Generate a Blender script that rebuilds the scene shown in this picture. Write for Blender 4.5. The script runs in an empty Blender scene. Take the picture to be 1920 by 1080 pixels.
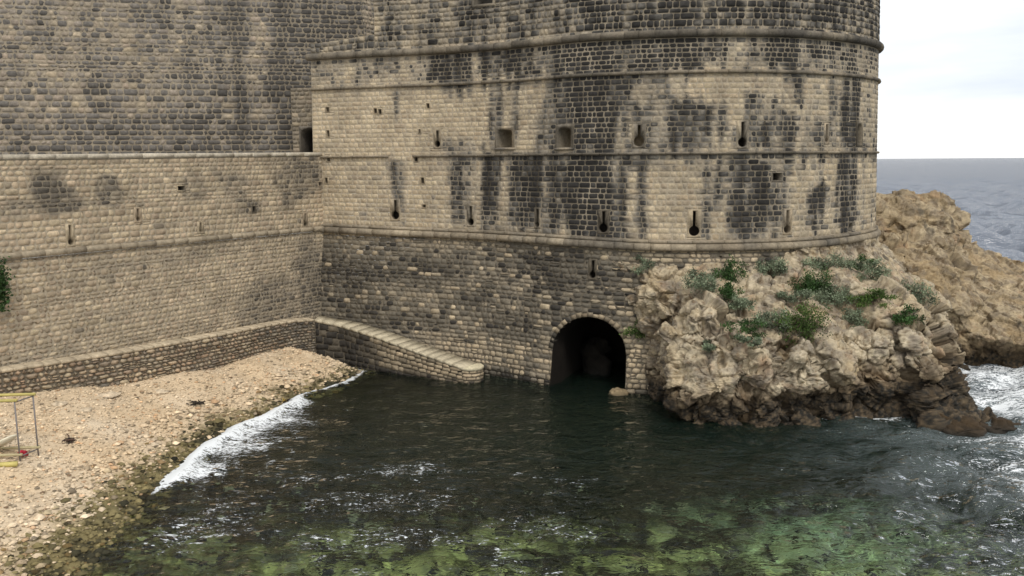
import bpy, math, random
import numpy as np
from mathutils import Matrix, Vector
from mathutils.bvhtree import BVHTree

random.seed(7)
rng = np.random.default_rng(7)
scene = bpy.context.scene
COL = scene.collection

# ------------------------------------------------------------------ camera
F, ROLL, PITCH, H = 1600.0, 0.0079, math.atan(240 / 1600.0), 15.7
cr, sr = math.cos(ROLL), math.sin(ROLL)
FWD = Vector((0, math.cos(PITCH), -math.sin(PITCH)))
UP0 = Vector((0, math.sin(PITCH), math.cos(PITCH)))
RT0 = Vector((1, 0, 0))
RIGHT = cr * RT0 - sr * UP0
UPV = sr * RT0 + cr * UP0
cam = bpy.data.cameras.new('camera')
cam.sensor_width = 36.0
cam.lens = 36.0 * F / 1920.0
cam.clip_start = 0.5
cam.clip_end = 30000
cob = bpy.data.objects.new('camera', cam)
COL.objects.link(cob)
m = Matrix((RIGHT, UPV, -FWD)).transposed().to_4x4()
m.translation = Vector((0, 0, H))
cob.matrix_world = m
scene.camera = cob

# ------------------------------------------------------------------ light
SUN_EL, SUN_AZ = math.radians(52), math.radians(162)      # azimuth from +Y towards +X
world = bpy.data.worlds.new('World')
scene.world = world
world.use_nodes = True
nt = world.node_tree
nt.nodes.clear()
wo = nt.nodes.new('ShaderNodeOutputWorld')
bg = nt.nodes.new('ShaderNodeBackground')
sky = nt.nodes.new('ShaderNodeTexSky')
sky.sky_type = 'NISHITA'
sky.sun_disc = False
sky.sun_elevation = SUN_EL
sky.sun_rotation = SUN_AZ
tc = nt.nodes.new('ShaderNodeTexCoord')
mp = nt.nodes.new('ShaderNodeMapping')
mp.inputs['Scale'].default_value = (1.2, 1.2, 7.0)
nz = nt.nodes.new('ShaderNodeTexNoise')
nz.inputs['Scale'].default_value = 2.2
nz.inputs['Detail'].default_value = 5
rp = nt.nodes.new('ShaderNodeValToRGB')
rp.color_ramp.elements[0].position = 0.32
rp.color_ramp.elements[0].color = (7.3, 7.8, 8.7, 1)
rp.color_ramp.elements[1].position = 0.6
rp.color_ramp.elements[1].color = (10.6, 10.6, 10.5, 1)
mx = nt.nodes.new('ShaderNodeMix')
mx.data_type = 'RGBA'
mx.inputs[0].default_value = 0.86
nt.links.new(tc.outputs['Generated'], mp.inputs[0])
nt.links.new(mp.outputs[0], nz.inputs['Vector'])
nt.links.new(nz.outputs[0], rp.inputs[0])
nt.links.new(sky.outputs[0], mx.inputs[6])
nt.links.new(rp.outputs[0], mx.inputs[7])
nt.links.new(mx.outputs[2], bg.inputs[0])
bg.inputs[1].default_value = 0.1
nt.links.new(bg.outputs[0], wo.inputs[0])
sl = bpy.data.lights.new('sun', 'SUN')
sl.energy = 1.5
sl.angle = math.radians(18)
sl.color = (1.0, 0.96, 0.90)
so = bpy.data.objects.new('sun', sl)
sd = Vector((math.sin(SUN_AZ) * math.cos(SUN_EL), math.cos(SUN_AZ) * math.cos(SUN_EL), math.sin(SUN_EL)))
so.rotation_euler = sd.to_track_quat('Z', 'Y').to_euler()
so.location = (0, -10, 60)
COL.objects.link(so)
scene.view_settings.view_transform = 'Standard'
scene.view_settings.look = 'None'
scene.view_settings.gamma = 1
scene.view_settings.exposure = 0.28
scene.view_settings.use_curve_mapping = False
scene.render.engine = 'CYCLES'
scene.cycles.use_denoising = True
scene.cycles.max_bounces = 6
scene.cycles.transparent_max_bounces = 8

# ------------------------------------------------------------------ camera maths
_R, _U, _Fw = (np.array(v) for v in (RIGHT, UPV, FWD))


def ray(px, py):
    u = (np.asarray(px, float) - 960) / F
    v = (540 - np.asarray(py, float)) / F
    return u[..., None] * _R + v[..., None] * _U + _Fw


def at_z(px, py, z):
    r = ray(px, py)
    t = (np.asarray(z, float) - H) / r[..., 2]
    return r * t[..., None] + np.array([0, 0, H])


def at_y(px, py, Y):
    r = ray(px, py)
    t = np.asarray(Y, float) / r[..., 1]
    return r * t[..., None] + np.array([0, 0, H])


def proj(P):
    d = np.asarray(P, float) - np.array([0, 0, H])
    w = np.maximum(d @ _Fw, 0.01)
    return 960 + F * (d @ _R) / w, 540 - F * (d @ _U) / w


# ------------------------------------------------------------------ numpy noise
def _hash(ix, iy, iz, seed):
    h = (ix.astype(np.int64) * 374761393 + iy.astype(np.int64) * 668265263 + iz.astype(np.int64) * 2147483647 + seed * 974634721) & 0xFFFFFFFF
    h = ((h ^ (h >> 13)) * 1274126177) & 0xFFFFFFFF
    h = ((h ^ (h >> 16)) * 2246822519) & 0xFFFFFFFF
    return ((h ^ (h >> 15)) & 0xFFFFFF) / float(0x1000000)


def vnoise(p, seed=0):
    p = np.asarray(p, float)
    i = np.floor(p)
    f = p - i
    f = f * f * (3 - 2 * f)
    i = i.astype(np.int64)
    r = 0
    for dx in (0, 1):
        wx = f[..., 0] if dx else 1 - f[..., 0]
        for dy in (0, 1):
            wy = f[..., 1] if dy else 1 - f[..., 1]
            for dz in (0, 1):
                wz = f[..., 2] if dz else 1 - f[..., 2]
                r = r + wx * wy * wz * _hash(i[..., 0] + dx, i[..., 1] + dy, i[..., 2] + dz, seed)
    return r


def fbm(p, octv=4, seed=0, gain=0.5):
    p = np.asarray(p, float)
    a, s, t = 1.0, 0.0, 0.0
    for o in range(octv):
        s = s + a * (vnoise(p * 2 ** o + 17.3 * o, seed + o) - 0.5)
        t += a
        a *= gain
    return s / t * 2


def worley(p, seed=0):
    """F1, F2, random number of the nearest cell, vector from its centre"""
    p = np.asarray(p, float)
    i = np.floor(p).astype(np.int64)
    n = p.shape[0]
    f1 = np.full(n, 9.0)
    f2 = np.full(n, 9.0)
    cid = np.zeros((n, 3))
    vec = np.zeros((n, 3))
    for dx in (-1, 0, 1):
        for dy in (-1, 0, 1):
            for dz in (-1, 0, 1):
                c = i + np.array([dx, dy, dz])
                q = c + np.stack([_hash(c[:, 0], c[:, 1], c[:, 2], seed + k) for k in (1, 2, 3)], 1)
                d = np.sqrt(((p - q) ** 2).sum(1))
                new = d < f1
                f2 = np.where(new, f1, np.minimum(f2, d))
                f1 = np.where(new, d, f1)
                cid[new] = c[new]
                vec[new] = (p - q)[new]
    c = cid.astype(np.int64)
    rnd = np.stack([_hash(c[:, 0], c[:, 1], c[:, 2], seed + k) for k in (11, 12, 13, 14)], 1)
    return f1, f2, rnd, vec


# ------------------------------------------------------------------ objects
def tag(o, label=None, cat=None, group=None, kind=None):
    if label:
        o['label'] = label
    if cat:
        o['category'] = cat
    if group:
        o['group'] = group
    if kind:
        o['kind'] = kind
    return o


def link(name, data, mat=None, parent=None):
    o = bpy.data.objects.new(name, data)
    if mat is not None:
        data.materials.append(mat)
    COL.objects.link(o)
    if parent is not None:
        o.parent = parent
        if parent.name in ROOT_LOC:
            o.location = -Vector(ROOT_LOC[parent.name])
    return o


ROOT_LOC = {}


def empty(name, loc, label, cat, group=None):
    o = bpy.data.objects.new(name, None)
    o.location = loc
    o.empty_display_size = 0.3
    COL.objects.link(o)
    ROOT_LOC[o.name] = tuple(loc)
    return tag(o, label, cat, group)


def mesh(name, V, faces, C=None, smooth=False):
    """faces: (n,k) array or list of such arrays / list of tuples"""
    me = bpy.data.meshes.new(name)
    V = np.asarray(V, np.float32).reshape(-1, 3)
    if isinstance(faces, np.ndarray):
        faces = [faces]
    if len(faces) and isinstance(faces[0], np.ndarray):
        tot = np.concatenate([np.full(len(f), f.shape[1], np.int32) for f in faces])
        idx = np.concatenate([f.reshape(-1) for f in faces]).astype(np.int32)
    else:
        tot = np.array([len(f) for f in faces], np.int32)
        idx = np.array([i for f in faces for i in f], np.int32)
    me.vertices.add(len(V))
    me.vertices.foreach_set('co', V.reshape(-1))
    me.loops.add(len(idx))
    me.loops.foreach_set('vertex_index', idx)
    me.polygons.add(len(tot))
    st = np.zeros(len(tot), np.int32)
    st[1:] = np.cumsum(tot)[:-1]
    me.polygons.foreach_set('loop_start', st)
    me.polygons.foreach_set('loop_total', tot)
    if smooth:
        me.polygons.foreach_set('use_smooth', np.ones(len(tot), bool))
    me.update(calc_edges=True)
    me.validate()
    if C is not None:
        C = np.asarray(C, np.float32).reshape(len(V), -1)
        if C.shape[1] == 3:
            C = np.concatenate([C, np.ones((len(V), 1), np.float32)], 1)
        a = me.color_attributes.new('Col', 'FLOAT_COLOR', 'POINT')
        a.data.foreach_set('color', C.reshape(-1))
    return me


def attr(me, name, vals):
    a = me.attributes.new(name, 'FLOAT', 'POINT')
    a.data.foreach_set('value', np.asarray(vals, np.float32))


class Acc:
    def __init__(s):
        s.V, s.F, s.C, s.n = [], [], [], 0

    def add(s, V, faces, C):
        V = np.asarray(V, float).reshape(-1, 3)
        C = np.asarray(C, float)
        if C.ndim == 1:
            C = np.tile(C, (len(V), 1))
        s.V.append(V)
        s.C.append(C[:, :3])
        s.F += [tuple(i + s.n for i in f) for f in faces]
        s.n += len(V)

    def box(s, c, half, C, ax=None, jit=0.0):
        ax = np.eye(3) if ax is None else np.asarray(ax, float)
        q = np.array([[x, y, z] for x in (-1, 1) for y in (-1, 1) for z in (-1, 1)], float) * np.asarray(half)
        q = q + rng.uniform(-jit, jit, q.shape)
        s.add(q @ ax + np.asarray(c), [(0, 1, 3, 2), (4, 6, 7, 5), (0, 4, 5, 1), (2, 3, 7, 6), (0, 2, 6, 4), (1, 5, 7, 3)], C)

    def tube(s, P, r, C, n=8):
        P = np.asarray(P, float)
        rings = []
        for i in range(len(P)):
            d = P[min(i + 1, len(P) - 1)] - P[max(i - 1, 0)]
            d /= np.linalg.norm(d)
            a = np.cross(d, [0.31, 0.2, 0.93])
            a /= np.linalg.norm(a)
            b = np.cross(d, a)
            rr = r[i] if hasattr(r, '__len__') else r
            t = np.arange(n) * 2 * math.pi / n
            rings.append(P[i] + rr * (np.cos(t)[:, None] * a + np.sin(t)[:, None] * b))
        fs = [(i * n + j, i * n + (j + 1) % n, (i + 1) * n + (j + 1) % n, (i + 1) * n + j) for i in range(len(P) - 1) for j in range(n)]
        fs += [tuple(range(n))[::-1], tuple((len(P) - 1) * n + j for j in range(n))]
        s.add(np.concatenate(rings), fs, C)

    def build(s, name, mat, parent=None, smooth=False):
        return link(name, mesh(name, np.concatenate(s.V), s.F, np.concatenate(s.C), smooth), mat, parent)


# ------------------------------------------------------------------ materials
def material(name, rough=0.9, bump=0.35, scale=6.0, var=0.35, fine=38.0, spec=0.25, blotch=0.0):
    mt = bpy.data.materials.new(name)
    mt.use_nodes = True
    t = mt.node_tree
    b = t.nodes['Principled BSDF']
    b.inputs['Roughness'].default_value = rough
    b.inputs['Specular IOR Level'].default_value = spec
    at = t.nodes.new('ShaderNodeAttribute')
    at.attribute_name = 'Col'
    geo = t.nodes.new('ShaderNodeNewGeometry')
    n1 = t.nodes.new('ShaderNodeTexNoise')
    n1.inputs['Scale'].default_value = scale
    n1.inputs['Detail'].default_value = 6
    n1.inputs['Roughness'].default_value = 0.65
    n2 = t.nodes.new('ShaderNodeTexNoise')
    n2.inputs['Scale'].default_value = fine
    n2.inputs['Detail'].default_value = 3
    t.links.new(geo.outputs['Position'], n1.inputs['Vector'])
    t.links.new(geo.outputs['Position'], n2.inputs['Vector'])
    mr = t.nodes.new('ShaderNodeMapRange')
    mr.inputs[1].default_value = 0.25
    mr.inputs[2].default_value = 0.75
    mr.inputs[3].default_value = 1 - var
    mr.inputs[4].default_value = 1 + var
    t.links.new(n1.outputs[0], mr.inputs[0])
    mu = t.nodes.new('ShaderNodeVectorMath')
    mu.operation = 'SCALE'
    t.links.new(at.outputs['Color'], mu.inputs[0])
    t.links.new(mr.outputs[0], mu.inputs['Scale'])
    out = mu.outputs[0]
    if blotch > 0:
        n3 = t.nodes.new('ShaderNodeTexNoise')
        n3.inputs['Scale'].default_value = 0.55
        n3.inputs['Detail'].default_value = 7
        n3.inputs['Roughness'].default_value = 0.7
        t.links.new(geo.outputs['Position'], n3.inputs['Vector'])
        m3 = t.nodes.new('ShaderNodeMapRange')
        m3.inputs[1].default_value = 0.35
        m3.inputs[2].default_value = 0.65
        m3.inputs[3].default_value = 1 - blotch
        m3.inputs[4].default_value = 1 + blotch
        t.links.new(n3.outputs[0], m3.inputs[0])
        mu2 = t.nodes.new('ShaderNodeVectorMath')
        mu2.operation = 'SCALE'
        t.links.new(out, mu2.inputs[0])
        t.links.new(m3.outputs[0], mu2.inputs['Scale'])
        out = mu2.outputs[0]
    t.links.new(out, b.inputs['Base Color'])
    if bump > 0:
        ad = t.nodes.new('ShaderNodeMath')
        ad.operation = 'ADD'
        t.links.new(n1.outputs[0], ad.inputs[0])
        t.links.new(n2.outputs[0], ad.inputs[1])
        bp = t.nodes.new('ShaderNodeBump')
        bp.inputs['Strength'].default_value = bump
        bp.inputs['Distance'].default_value = 0.06
        t.links.new(ad.outputs[0], bp.inputs['Height'])
        t.links.new(bp.outputs[0], b.inputs['Normal'])
    return mt


M_STONE = material('weathered_limestone', 0.92, 0.5, 5.0, 0.36, 30.0, 0.2, 0.2)
M_MORTAR = material('lime_mortar', 0.95, 0.3, 7.0, 0.25, 40.0, 0.15, 0.15)
M_ROCK = material('sea_cliff_rock', 0.88, 0.9, 3.2, 0.34, 16.0, 0.25, 0.16)
M_PEBBLE = material('beach_pebbles', 0.9, 0.4, 9.0, 0.25, 40.0, 0.25, 0.1)
M_LEAF = material('shrub_leaf', 0.7, 0.0, 4.0, 0.25, 20.0, 0.25)
M_PAINT = material('worn_paint', 0.6, 0.1, 5.0, 0.15, 40.0, 0.3)
M_BED = material('seabed_weed_and_stone', 0.95, 0.4, 1.6, 0.45, 9.0, 0.1, 0.3)

PALE = np.array([0.475, 0.382, 0.252])
WARM = np.array([0.395, 0.295, 0.19])
GREY = np.array([0.190, 0.168, 0.136])
DARK = np.array([0.025, 0.023, 0.021])
MORT = np.array([0.37, 0.31, 0.225])


def lerp(a, b, t):
    t = np.asarray(t)[..., None]
    return a * (1 - t) + b * t


# ------------------------------------------------------------------ plan curves
class Curve:
    def __init__(s, pts, smooth=True, step=0.1):
        p = np.asarray(pts, float)
        if smooth:
            q = np.vstack([2 * p[0] - p[1], p, 2 * p[-1] - p[-2]])
            out = []
            for i in range(1, len(q) - 2):
                a, b, c, d = q[i - 1], q[i], q[i + 1], q[i + 2]
                for t in np.linspace(0, 1, 24, endpoint=False):
                    out.append(0.5 * (2 * b + (c - a) * t + (2 * a - 5 * b + 4 * c - d) * t * t + (3 * b - a - 3 * c + d) * t ** 3))
            out.append(p[-1])
            p = np.array(out)
        L = np.r_[0, np.cumsum(np.linalg.norm(np.diff(p, axis=0), axis=1))]
        s.len = L[-1]
        n = int(s.len / step) + 2
        s.S = np.linspace(0, s.len, n)
        s.P = np.stack([np.interp(s.S, L, p[:, k]) for k in (0, 1)], 1)
        d = np.gradient(s.P, axis=0)
        if smooth:
            for _ in range(6):
                d[1:-1] = (d[:-2] + 2 * d[1:-1] + d[2:]) / 4
        d /= np.linalg.norm(d, axis=1)[:, None]
        s.N = np.stack([d[:, 1], -d[:, 0]], 1)

    def at(s, x, off=0.0):
        x = np.asarray(x, float)
        p = np.stack([np.interp(x, s.S, s.P[:, k]) for k in (0, 1)], -1)
        n = np.stack([np.interp(x, s.S, s.N[:, k]) for k in (0, 1)], -1)
        # run on straight beyond either end
        t0 = np.array([-s.N[0, 1], s.N[0, 0]])
        t1 = np.array([-s.N[-1, 1], s.N[-1, 0]])
        p = p + np.minimum(x, 0)[..., None] * t0 + np.maximum(x - s.len, 0)[..., None] * t1
        return p + n * np.asarray(off, float)[..., None]

    def nearest(s, xy):
        d = s.P - np.asarray(xy)
        i = (d ** 2).sum(1).argmin()
        return s.S[i], float(((np.asarray(xy) - s.P[i]) * s.N[i]).sum())


class Wall:
    """A face swept along a plan curve; off(s,z) is its batter."""

    def __init__(s, curve, off):
        s.c, s.off = curve, off
        s.grid = None
        s.smax = None

    def pt(s, S, Z, depth=0.0):
        S, Z = np.broadcast_arrays(np.asarray(S, float), np.asarray(Z, float))
        xy = s.c.at(S, s.off(S, Z) + depth)
        return np.concatenate([xy, Z[..., None]], -1)

    def sz(s, px, py, smin=None, smax=None):
        """wall coordinates of the point seen in the direction px, py"""
        if s.grid is None:
            S = np.linspace(-1, s.c.len + 1, 700)
            Z = np.linspace(-2, 32, 500)
            g = s.pt(S[:, None], Z[None, :])
            x, y = proj(g)
            s.grid = (S, Z, x, y)
        S, Z, x, y = s.grid
        smax = s.smax if smax is None else smax
        d = (x - px) ** 2 + (y - py) ** 2
        if smin is not None:
            d = d + np.where(S < smin, 1e9, 0)[:, None]
        if smax is not None:
            d = d + np.where(S > smax, 1e9, 0)[:, None]
        i, j = np.unravel_index(d.argmin(), d.shape)
        return S[i], Z[j]


# octagon template in unit cell coordinates (-1..1), corner cut in metres later
_OCT = np.array([[-1, -1, 1, 0], [1, -1, -1, 0], [1, -1, 0, 1], [1, 1, 0, -1], [1, 1, -1, 0], [-1, 1, 1, 0], [-1, 1, 0, -1], [-1, -1, 0, 1]], float)


def stones_mesh(wall, cells, colf, gap, proud, dep, cut, jit, dome=0.012, edge=0.5, mortar=None):
    """cells (n,4): s0 s1 z0 z1 -> vertices (n,17,3) and colours"""
    n = len(cells)
    s0, s1, z0, z1 = cells.T
    cs, cz, hs, hz = (s0 + s1) / 2, (z0 + z1) / 2, (s1 - s0) / 2, (z1 - z0) / 2
    g = gap * rng.uniform(0.6, 1.5, n) / 2
    c = np.minimum(cut * rng.uniform(0.5, 1.6, (n, 8)), (np.minimum(hs, hz) * 0.8)[:, None])
    bev = np.minimum(0.022, np.minimum(hs, hz) * 0.2)
    jx = rng.uniform(-jit, jit, (n, 8))
    jz = rng.uniform(-1, 1, (n, 8)) * np.minimum(jit * 0.7, hz * 0.14)[:, None]

    def ring(ins, cc):
        a = _OCT[None, :, 0] * np.maximum(hs - ins, 0.02)[:, None] + _OCT[None, :, 2] * cc + jx
        b = _OCT[None, :, 1] * np.maximum(hz - ins, 0.02)[:, None] + _OCT[None, :, 3] * cc + jz
        return cs[:, None] + a, cz[:, None] + b
    a1, b1 = ring(g + bev, c)
    a0, b0 = ring(g, c)
    pr = rng.uniform(0.2, 1.0, n) * proud
    tilt = rng.normal(0, 0.25, (n, 8)) * proud
    S = np.concatenate([a1, a0, cs[:, None]], 1)
    Z = np.concatenate([b1, b0, cz[:, None]], 1)
    D = np.concatenate([pr[:, None] + tilt, np.full((n, 8), -dep), (pr + dome)[:, None]], 1)
    V = wall.pt(S, Z, D)
    C = colf(S, Z, cs, cz)
    if mortar is not None:
        mc = mortar(S[:, 8:16], Z[:, 8:16])
        C[:, 8:16] = C[:, 8:16] * (1 - edge) + mc * edge
    return V, C


_T = [(16, i, (i + 1) % 8) for i in range(8)]
_Q = [(i, 8 + i, 8 + (i + 1) % 8, (i + 1) % 8) for i in range(8)]


def clip_cells(cells, opens):
    out = []
    for (a, b, c, d) in cells:
        parts = [(a, b, c, d)]
        for (o0, o1, p0, p1) in opens:
            nxt = []
            for (a_, b_, c_, d_) in parts:
                if o1 <= a_ or o0 >= b_ or p1 <= c_ or p0 >= d_:
                    nxt.append((a_, b_, c_, d_))
                    continue
                if p0 - c_ > 0.004:
                    nxt.append((a_, b_, c_, p0))
                if d_ - p1 > 0.004:
                    nxt.append((a_, b_, p1, d_))
                c2, d2 = max(c_, p0), min(d_, p1)
                if o0 - a_ > 0.004:
                    nxt.append((a_, o0, c2, d2))
                if b_ - o1 > 0.004:
                    nxt.append((o1, b_, c2, d2))
            parts = nxt
        out += parts
    return out


def lay(s0, s1, zb, zt, ch, sw, split=0.0, hv=0.12, keep=None, opens=()):
    """courses of cells between two edges given as functions of s"""
    mid = np.linspace(s0, s1, 9)
    n = max(1, int(round(np.mean([zt(x) - zb(x) for x in mid]) / ch)))
    e = np.r_[0, np.cumsum(rng.uniform(1 - hv, 1 + hv, n))]
    e /= e[-1]
    cells = []
    for k in range(n):
        x = s0
        while x < s1 - 1e-6:
            w = sw * (rng.uniform(0.55, 1.35) if rng.random() < 0.8 else rng.uniform(1.3, 2.0))
            if s1 - (x + w) < sw * 0.5:
                w = s1 - x
            xm = x + w / 2
            b, t = zb(xm), zt(xm)
            z0, z1 = b + e[k] * (t - b), b + e[k + 1] * (t - b)
            if keep is None or keep(xm, (z0 + z1) / 2):
                if rng.random() < split:
                    q = z0 + (z1 - z0) * rng.uniform(0.4, 0.6)
                    cells += [(x, x + w, z0, q), (x, x + w, q, z1)]
                else:
                    cells.append((x, x + w, z0, z1))
            x += w
    return clip_cells(cells, opens) if len(opens) else cells


class Masonry:
    """collects the stones of one thing; the 300 that show largest become objects of their own"""

    def __init__(s, thing, name='stone'):
        s.thing, s.name = thing, name
        s.V, s.C, s.A = [], [], []
        s.bV, s.bC = [], []

    def add(s, wall, cells, colf, mortf, gap=0.03, proud=0.02, dep=0.03, cut=0.04, jit=0.012, back=0.02, edge=0.5, dome=0.012):
        cells = np.array(cells, float)
        V, C = stones_mesh(wall, cells, colf, gap, proud, dep, cut, jit, dome, edge, mortf)
        s.V.append(V)
        s.C.append(C)
        x, y = proj(V[:, :8])
        ar = 0.5 * np.abs((x * np.roll(y, -1, 1) - y * np.roll(x, -1, 1)).sum(1))
        cx, cy = x.mean(1), y.mean(1)
        P0, P1 = V[:, 0], V[:, 3]
        nrm = np.cross(V[:, 1] - V[:, 0], V[:, 4] - V[:, 0])
        face = (nrm * (np.array([0, 0, H]) - V[:, 16])).sum(1) > 0
        vis = (cx > 4) & (cx < 1916) & (cy > 3) & (cy < 1077) & face
        s.A.append(np.where(vis, ar, 0))
        s0, s1, z0, z1 = cells.T
        S = np.stack([s0, s1, s1, s0], 1)
        Z = np.stack([z0, z0, z1, z1], 1)
        s.bV.append(wall.pt(S, Z, -back))
        s.bC.append(mortf(S, Z))

    def hide(s, f):
        """f(px,py) -> True where something stands in front"""
        for i, V in enumerate(s.V):
            x, y = proj(V[:, 16])
            s.A[i] = np.where(f(x, y), 0, s.A[i])

    def build(s, limit=300, stuff='rubble_masonry'):
        V, C, A = np.concatenate(s.V), np.concatenate(s.C), np.concatenate(s.A)
        o = np.argsort(-A)
        big = [i for i in o[:limit] if A[i] > 0]
        for i in big:
            me = mesh(s.name, V[i], _T + _Q, C[i])
            link(s.name, me, M_STONE, s.thing)
        m_ = np.ones(len(V), bool)
        m_[big] = False
        V, C = V[m_], C[m_]
        if len(V):
            k = np.arange(len(V))[:, None, None] * 17
            T = (np.array(_T)[None] + k).reshape(-1, 3)
            Q = (np.array(_Q)[None] + k).reshape(-1, 4)
            ob = link(stuff, mesh(stuff, V.reshape(-1, 3), [T, Q], C.reshape(-1, 3)), M_STONE, s.thing)
            ob['kind'] = 'stuff'
        b = np.concatenate(s.bV)
        Q = np.arange(len(b) * 4).reshape(-1, 4)
        link('mortar', mesh('mortar', b.reshape(-1, 3), Q, np.concatenate(s.bC).reshape(-1, 3)), M_MORTAR, s.thing)


def cornice(name, wall, s0, s1, zf, prof, thing, colf, seg=1.0, stuff_after=None):
    """separate moulded stones end to end; prof: list of (depth, dz)"""
    x = s0
    prof = np.asarray(prof, float)
    k = len(prof)
    objs = []
    while x < s1 - 1e-6:
        w = seg * rng.uniform(0.75, 1.3)
        if s1 - (x + w) < seg * 0.5:
            w = s1 - x
        S = np.linspace(x + 0.008, x + w - 0.008, 4)
        j = rng.normal(0, 0.012, 2)
        P = np.stack([wall.pt(np.full(k, q), zf(q) + prof[:, 1] * (1 + j[1]) + j[1] * 0.3, prof[:, 0] + j[0]) for q in S])
        fs = [(a * k + b, (a + 1) * k + b, (a + 1) * k + b + 1, a * k + b + 1) for a in range(3) for b in range(k - 1)]
        fs += [tuple(range(k)), tuple(3 * k + b for b in range(k))[::-1]]
        SS = np.repeat(S[:, None], k, 1)
        ZZ = P[..., 2]
        C = colf(SS[None].reshape(1, -1), ZZ.reshape(1, -1), np.array([S.mean()]), np.array([ZZ.mean()]))[0]
        link(name, mesh(name, P.reshape(-1, 3), fs, C), M_STONE, thing)
        x += w


def roll(r, d=0.0, n=7):
    """half-round moulding, from under to over"""
    t = np.linspace(-math.pi / 2, math.pi / 2, n)
    return [(-0.1, -r)] + [(d + r * math.cos(a), r * math.sin(a)) for a in t] + [(-0.1, r)]


def aperture(name, wall, cs, cz, outline, rect, depth, thing, colf, inner, frame_proud=0.03, taper=0.9):
    """a stone pierced by an opening: plate with the outline cut out, reveal and back"""
    o = np.asarray(outline, float)
    rs0, rs1, rz0, rz1 = rect
    a = np.arctan2(o[:, 1], o[:, 0])
    corners = np.array([[rs0, rz0], [rs1, rz0], [rs1, rz1], [rs0, rz1]])
    ca = np.arctan2(corners[:, 1], corners[:, 0])
    # insert points on the outline for the corner directions
    pts = [(ang, p) for ang, p in zip(a, o)]
    order = np.argsort(a)
    ao, oo = a[order], o[order]
    for c in ca:
        aa = np.r_[ao[-1] - 2 * math.pi, ao, ao[0] + 2 * math.pi]
        po = np.vstack([oo[-1], oo, oo[0]])
        i = np.searchsorted(aa, c) - 1
        p, q = po[i], po[i + 1]
        d = np.array([math.cos(c), math.sin(c)])
        den = d[0] * (q - p)[1] - d[1] * (q - p)[0]
        t = 0.5 if abs(den) < 1e-9 else (p[0] * (q - p)[1] - p[1] * (q - p)[0]) / den
        pts.append((c, d * abs(t) if abs(den) > 1e-9 else (p + q) / 2))
    pts.sort(key=lambda k: k[0])
    ang = np.array([k[0] for k in pts])
    inn = np.array([k[1] for k in pts])
    d = np.stack([np.cos(ang), np.sin(ang)], 1)
    with np.errstate(divide='ignore'):
        tx = np.where(d[:, 0] > 0, rs1 / d[:, 0], rs0 / d[:, 0])
        ty = np.where(d[:, 1] > 0, rz1 / d[:, 1], rz0 / d[:, 1])
    out = d * np.minimum(np.where(np.isfinite(tx), tx, 1e9), np.where(np.isfinite(ty), ty, 1e9))[:, None]
    n = len(inn)
    S = np.concatenate([out[:, 0], out[:, 0], inn[:, 0], inn[:, 0] * taper, [0]]) + cs
    Z = np.concatenate([out[:, 1], out[:, 1], inn[:, 1], inn[:, 1] * taper, [0]]) + cz
    D = np.concatenate([np.full(n, -0.06), np.full(n, frame_proud), np.full(n, frame_proud), np.full(n, -depth), [-depth]])
    V = wall.pt(S, Z, D)
    fs = []
    for i in range(n):
        j = (i + 1) % n
        fs += [(i, j, n + j, n + i), (n + i, n + j, 2 * n + j, 2 * n + i), (2 * n + i, 2 * n + j, 3 * n + j, 3 * n + i), (3 * n + i, 3 * n + j, 4 * n)]
    C = colf(S[None], Z[None], np.array([cs]), np.array([cz]))[0]
    C = C * 0.7 + PALE * 0.55 * 0.3
    C[2 * n:3 * n] *= 0.7
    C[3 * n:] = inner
    return link(name, mesh(name, V, fs, C), M_STONE, thing)


def keyhole(r, slot_h, slot_w):
    t = np.linspace(math.pi / 2 + math.asin(min(0.95, slot_w / 2 / r)), 2.5 * math.pi - math.asin(min(0.95, slot_w / 2 / r)), 15)
    o = [(r * math.cos(a), r * math.sin(a)) for a in t]
    if slot_h > 0:
        o += [(slot_w / 2, slot_h), (-slot_w / 2, slot_h)]
    return o


def arch_outline(w, h, rise):
    """opening w wide and h high, centred, with a low arched head"""
    o = [(-w / 2, -h / 2), (w / 2, -h / 2), (w / 2, h / 2 - rise)]
    for k in range(1, 6):
        a = math.pi * k / 6
        o.append((w / 2 * math.cos(a), h / 2 - rise + rise * math.sin(a)))
    o.append((-w / 2, h / 2 - rise))
    return o


# ------------------------------------------------------------------ THE FORT
fort = empty('round_fort', (14, 66, 0), 'tall round limestone fort with black streaks and rolled cornices rising from the water', 'fort')
FP = [(-15.6, 68.5), (-10.8, 66.75), (-6.2, 65.4), (-1.9, 63.55), (1.4, 61.4), (4.4, 59.25), (7.5, 57.95), (11.2, 57.15), (14.6, 57.0),
      (17.8, 57.5), (20.4, 58.5), (22.9, 60.05), (25.2, 62.0), (27.0, 64.3), (28.1, 67.2), (28.3, 70.3), (27.5, 73.5), (25, 77.5), (20, 81.5), (12, 83.5), (2, 84)]
FC = Curve(FP)
Z_TOR = lambda s: np.interp(s, TOR_S, TOR_Z)
fo = lambda s, z: np.where(z > 9.9, 0.035 * (21 - z), 0.035 * (21 - 9.9) + 0.14 * (9.9 - z))
FW = Wall(FC, fo)
FW.smax = FC.nearest((28.2, 69))[0] + 1
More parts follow.
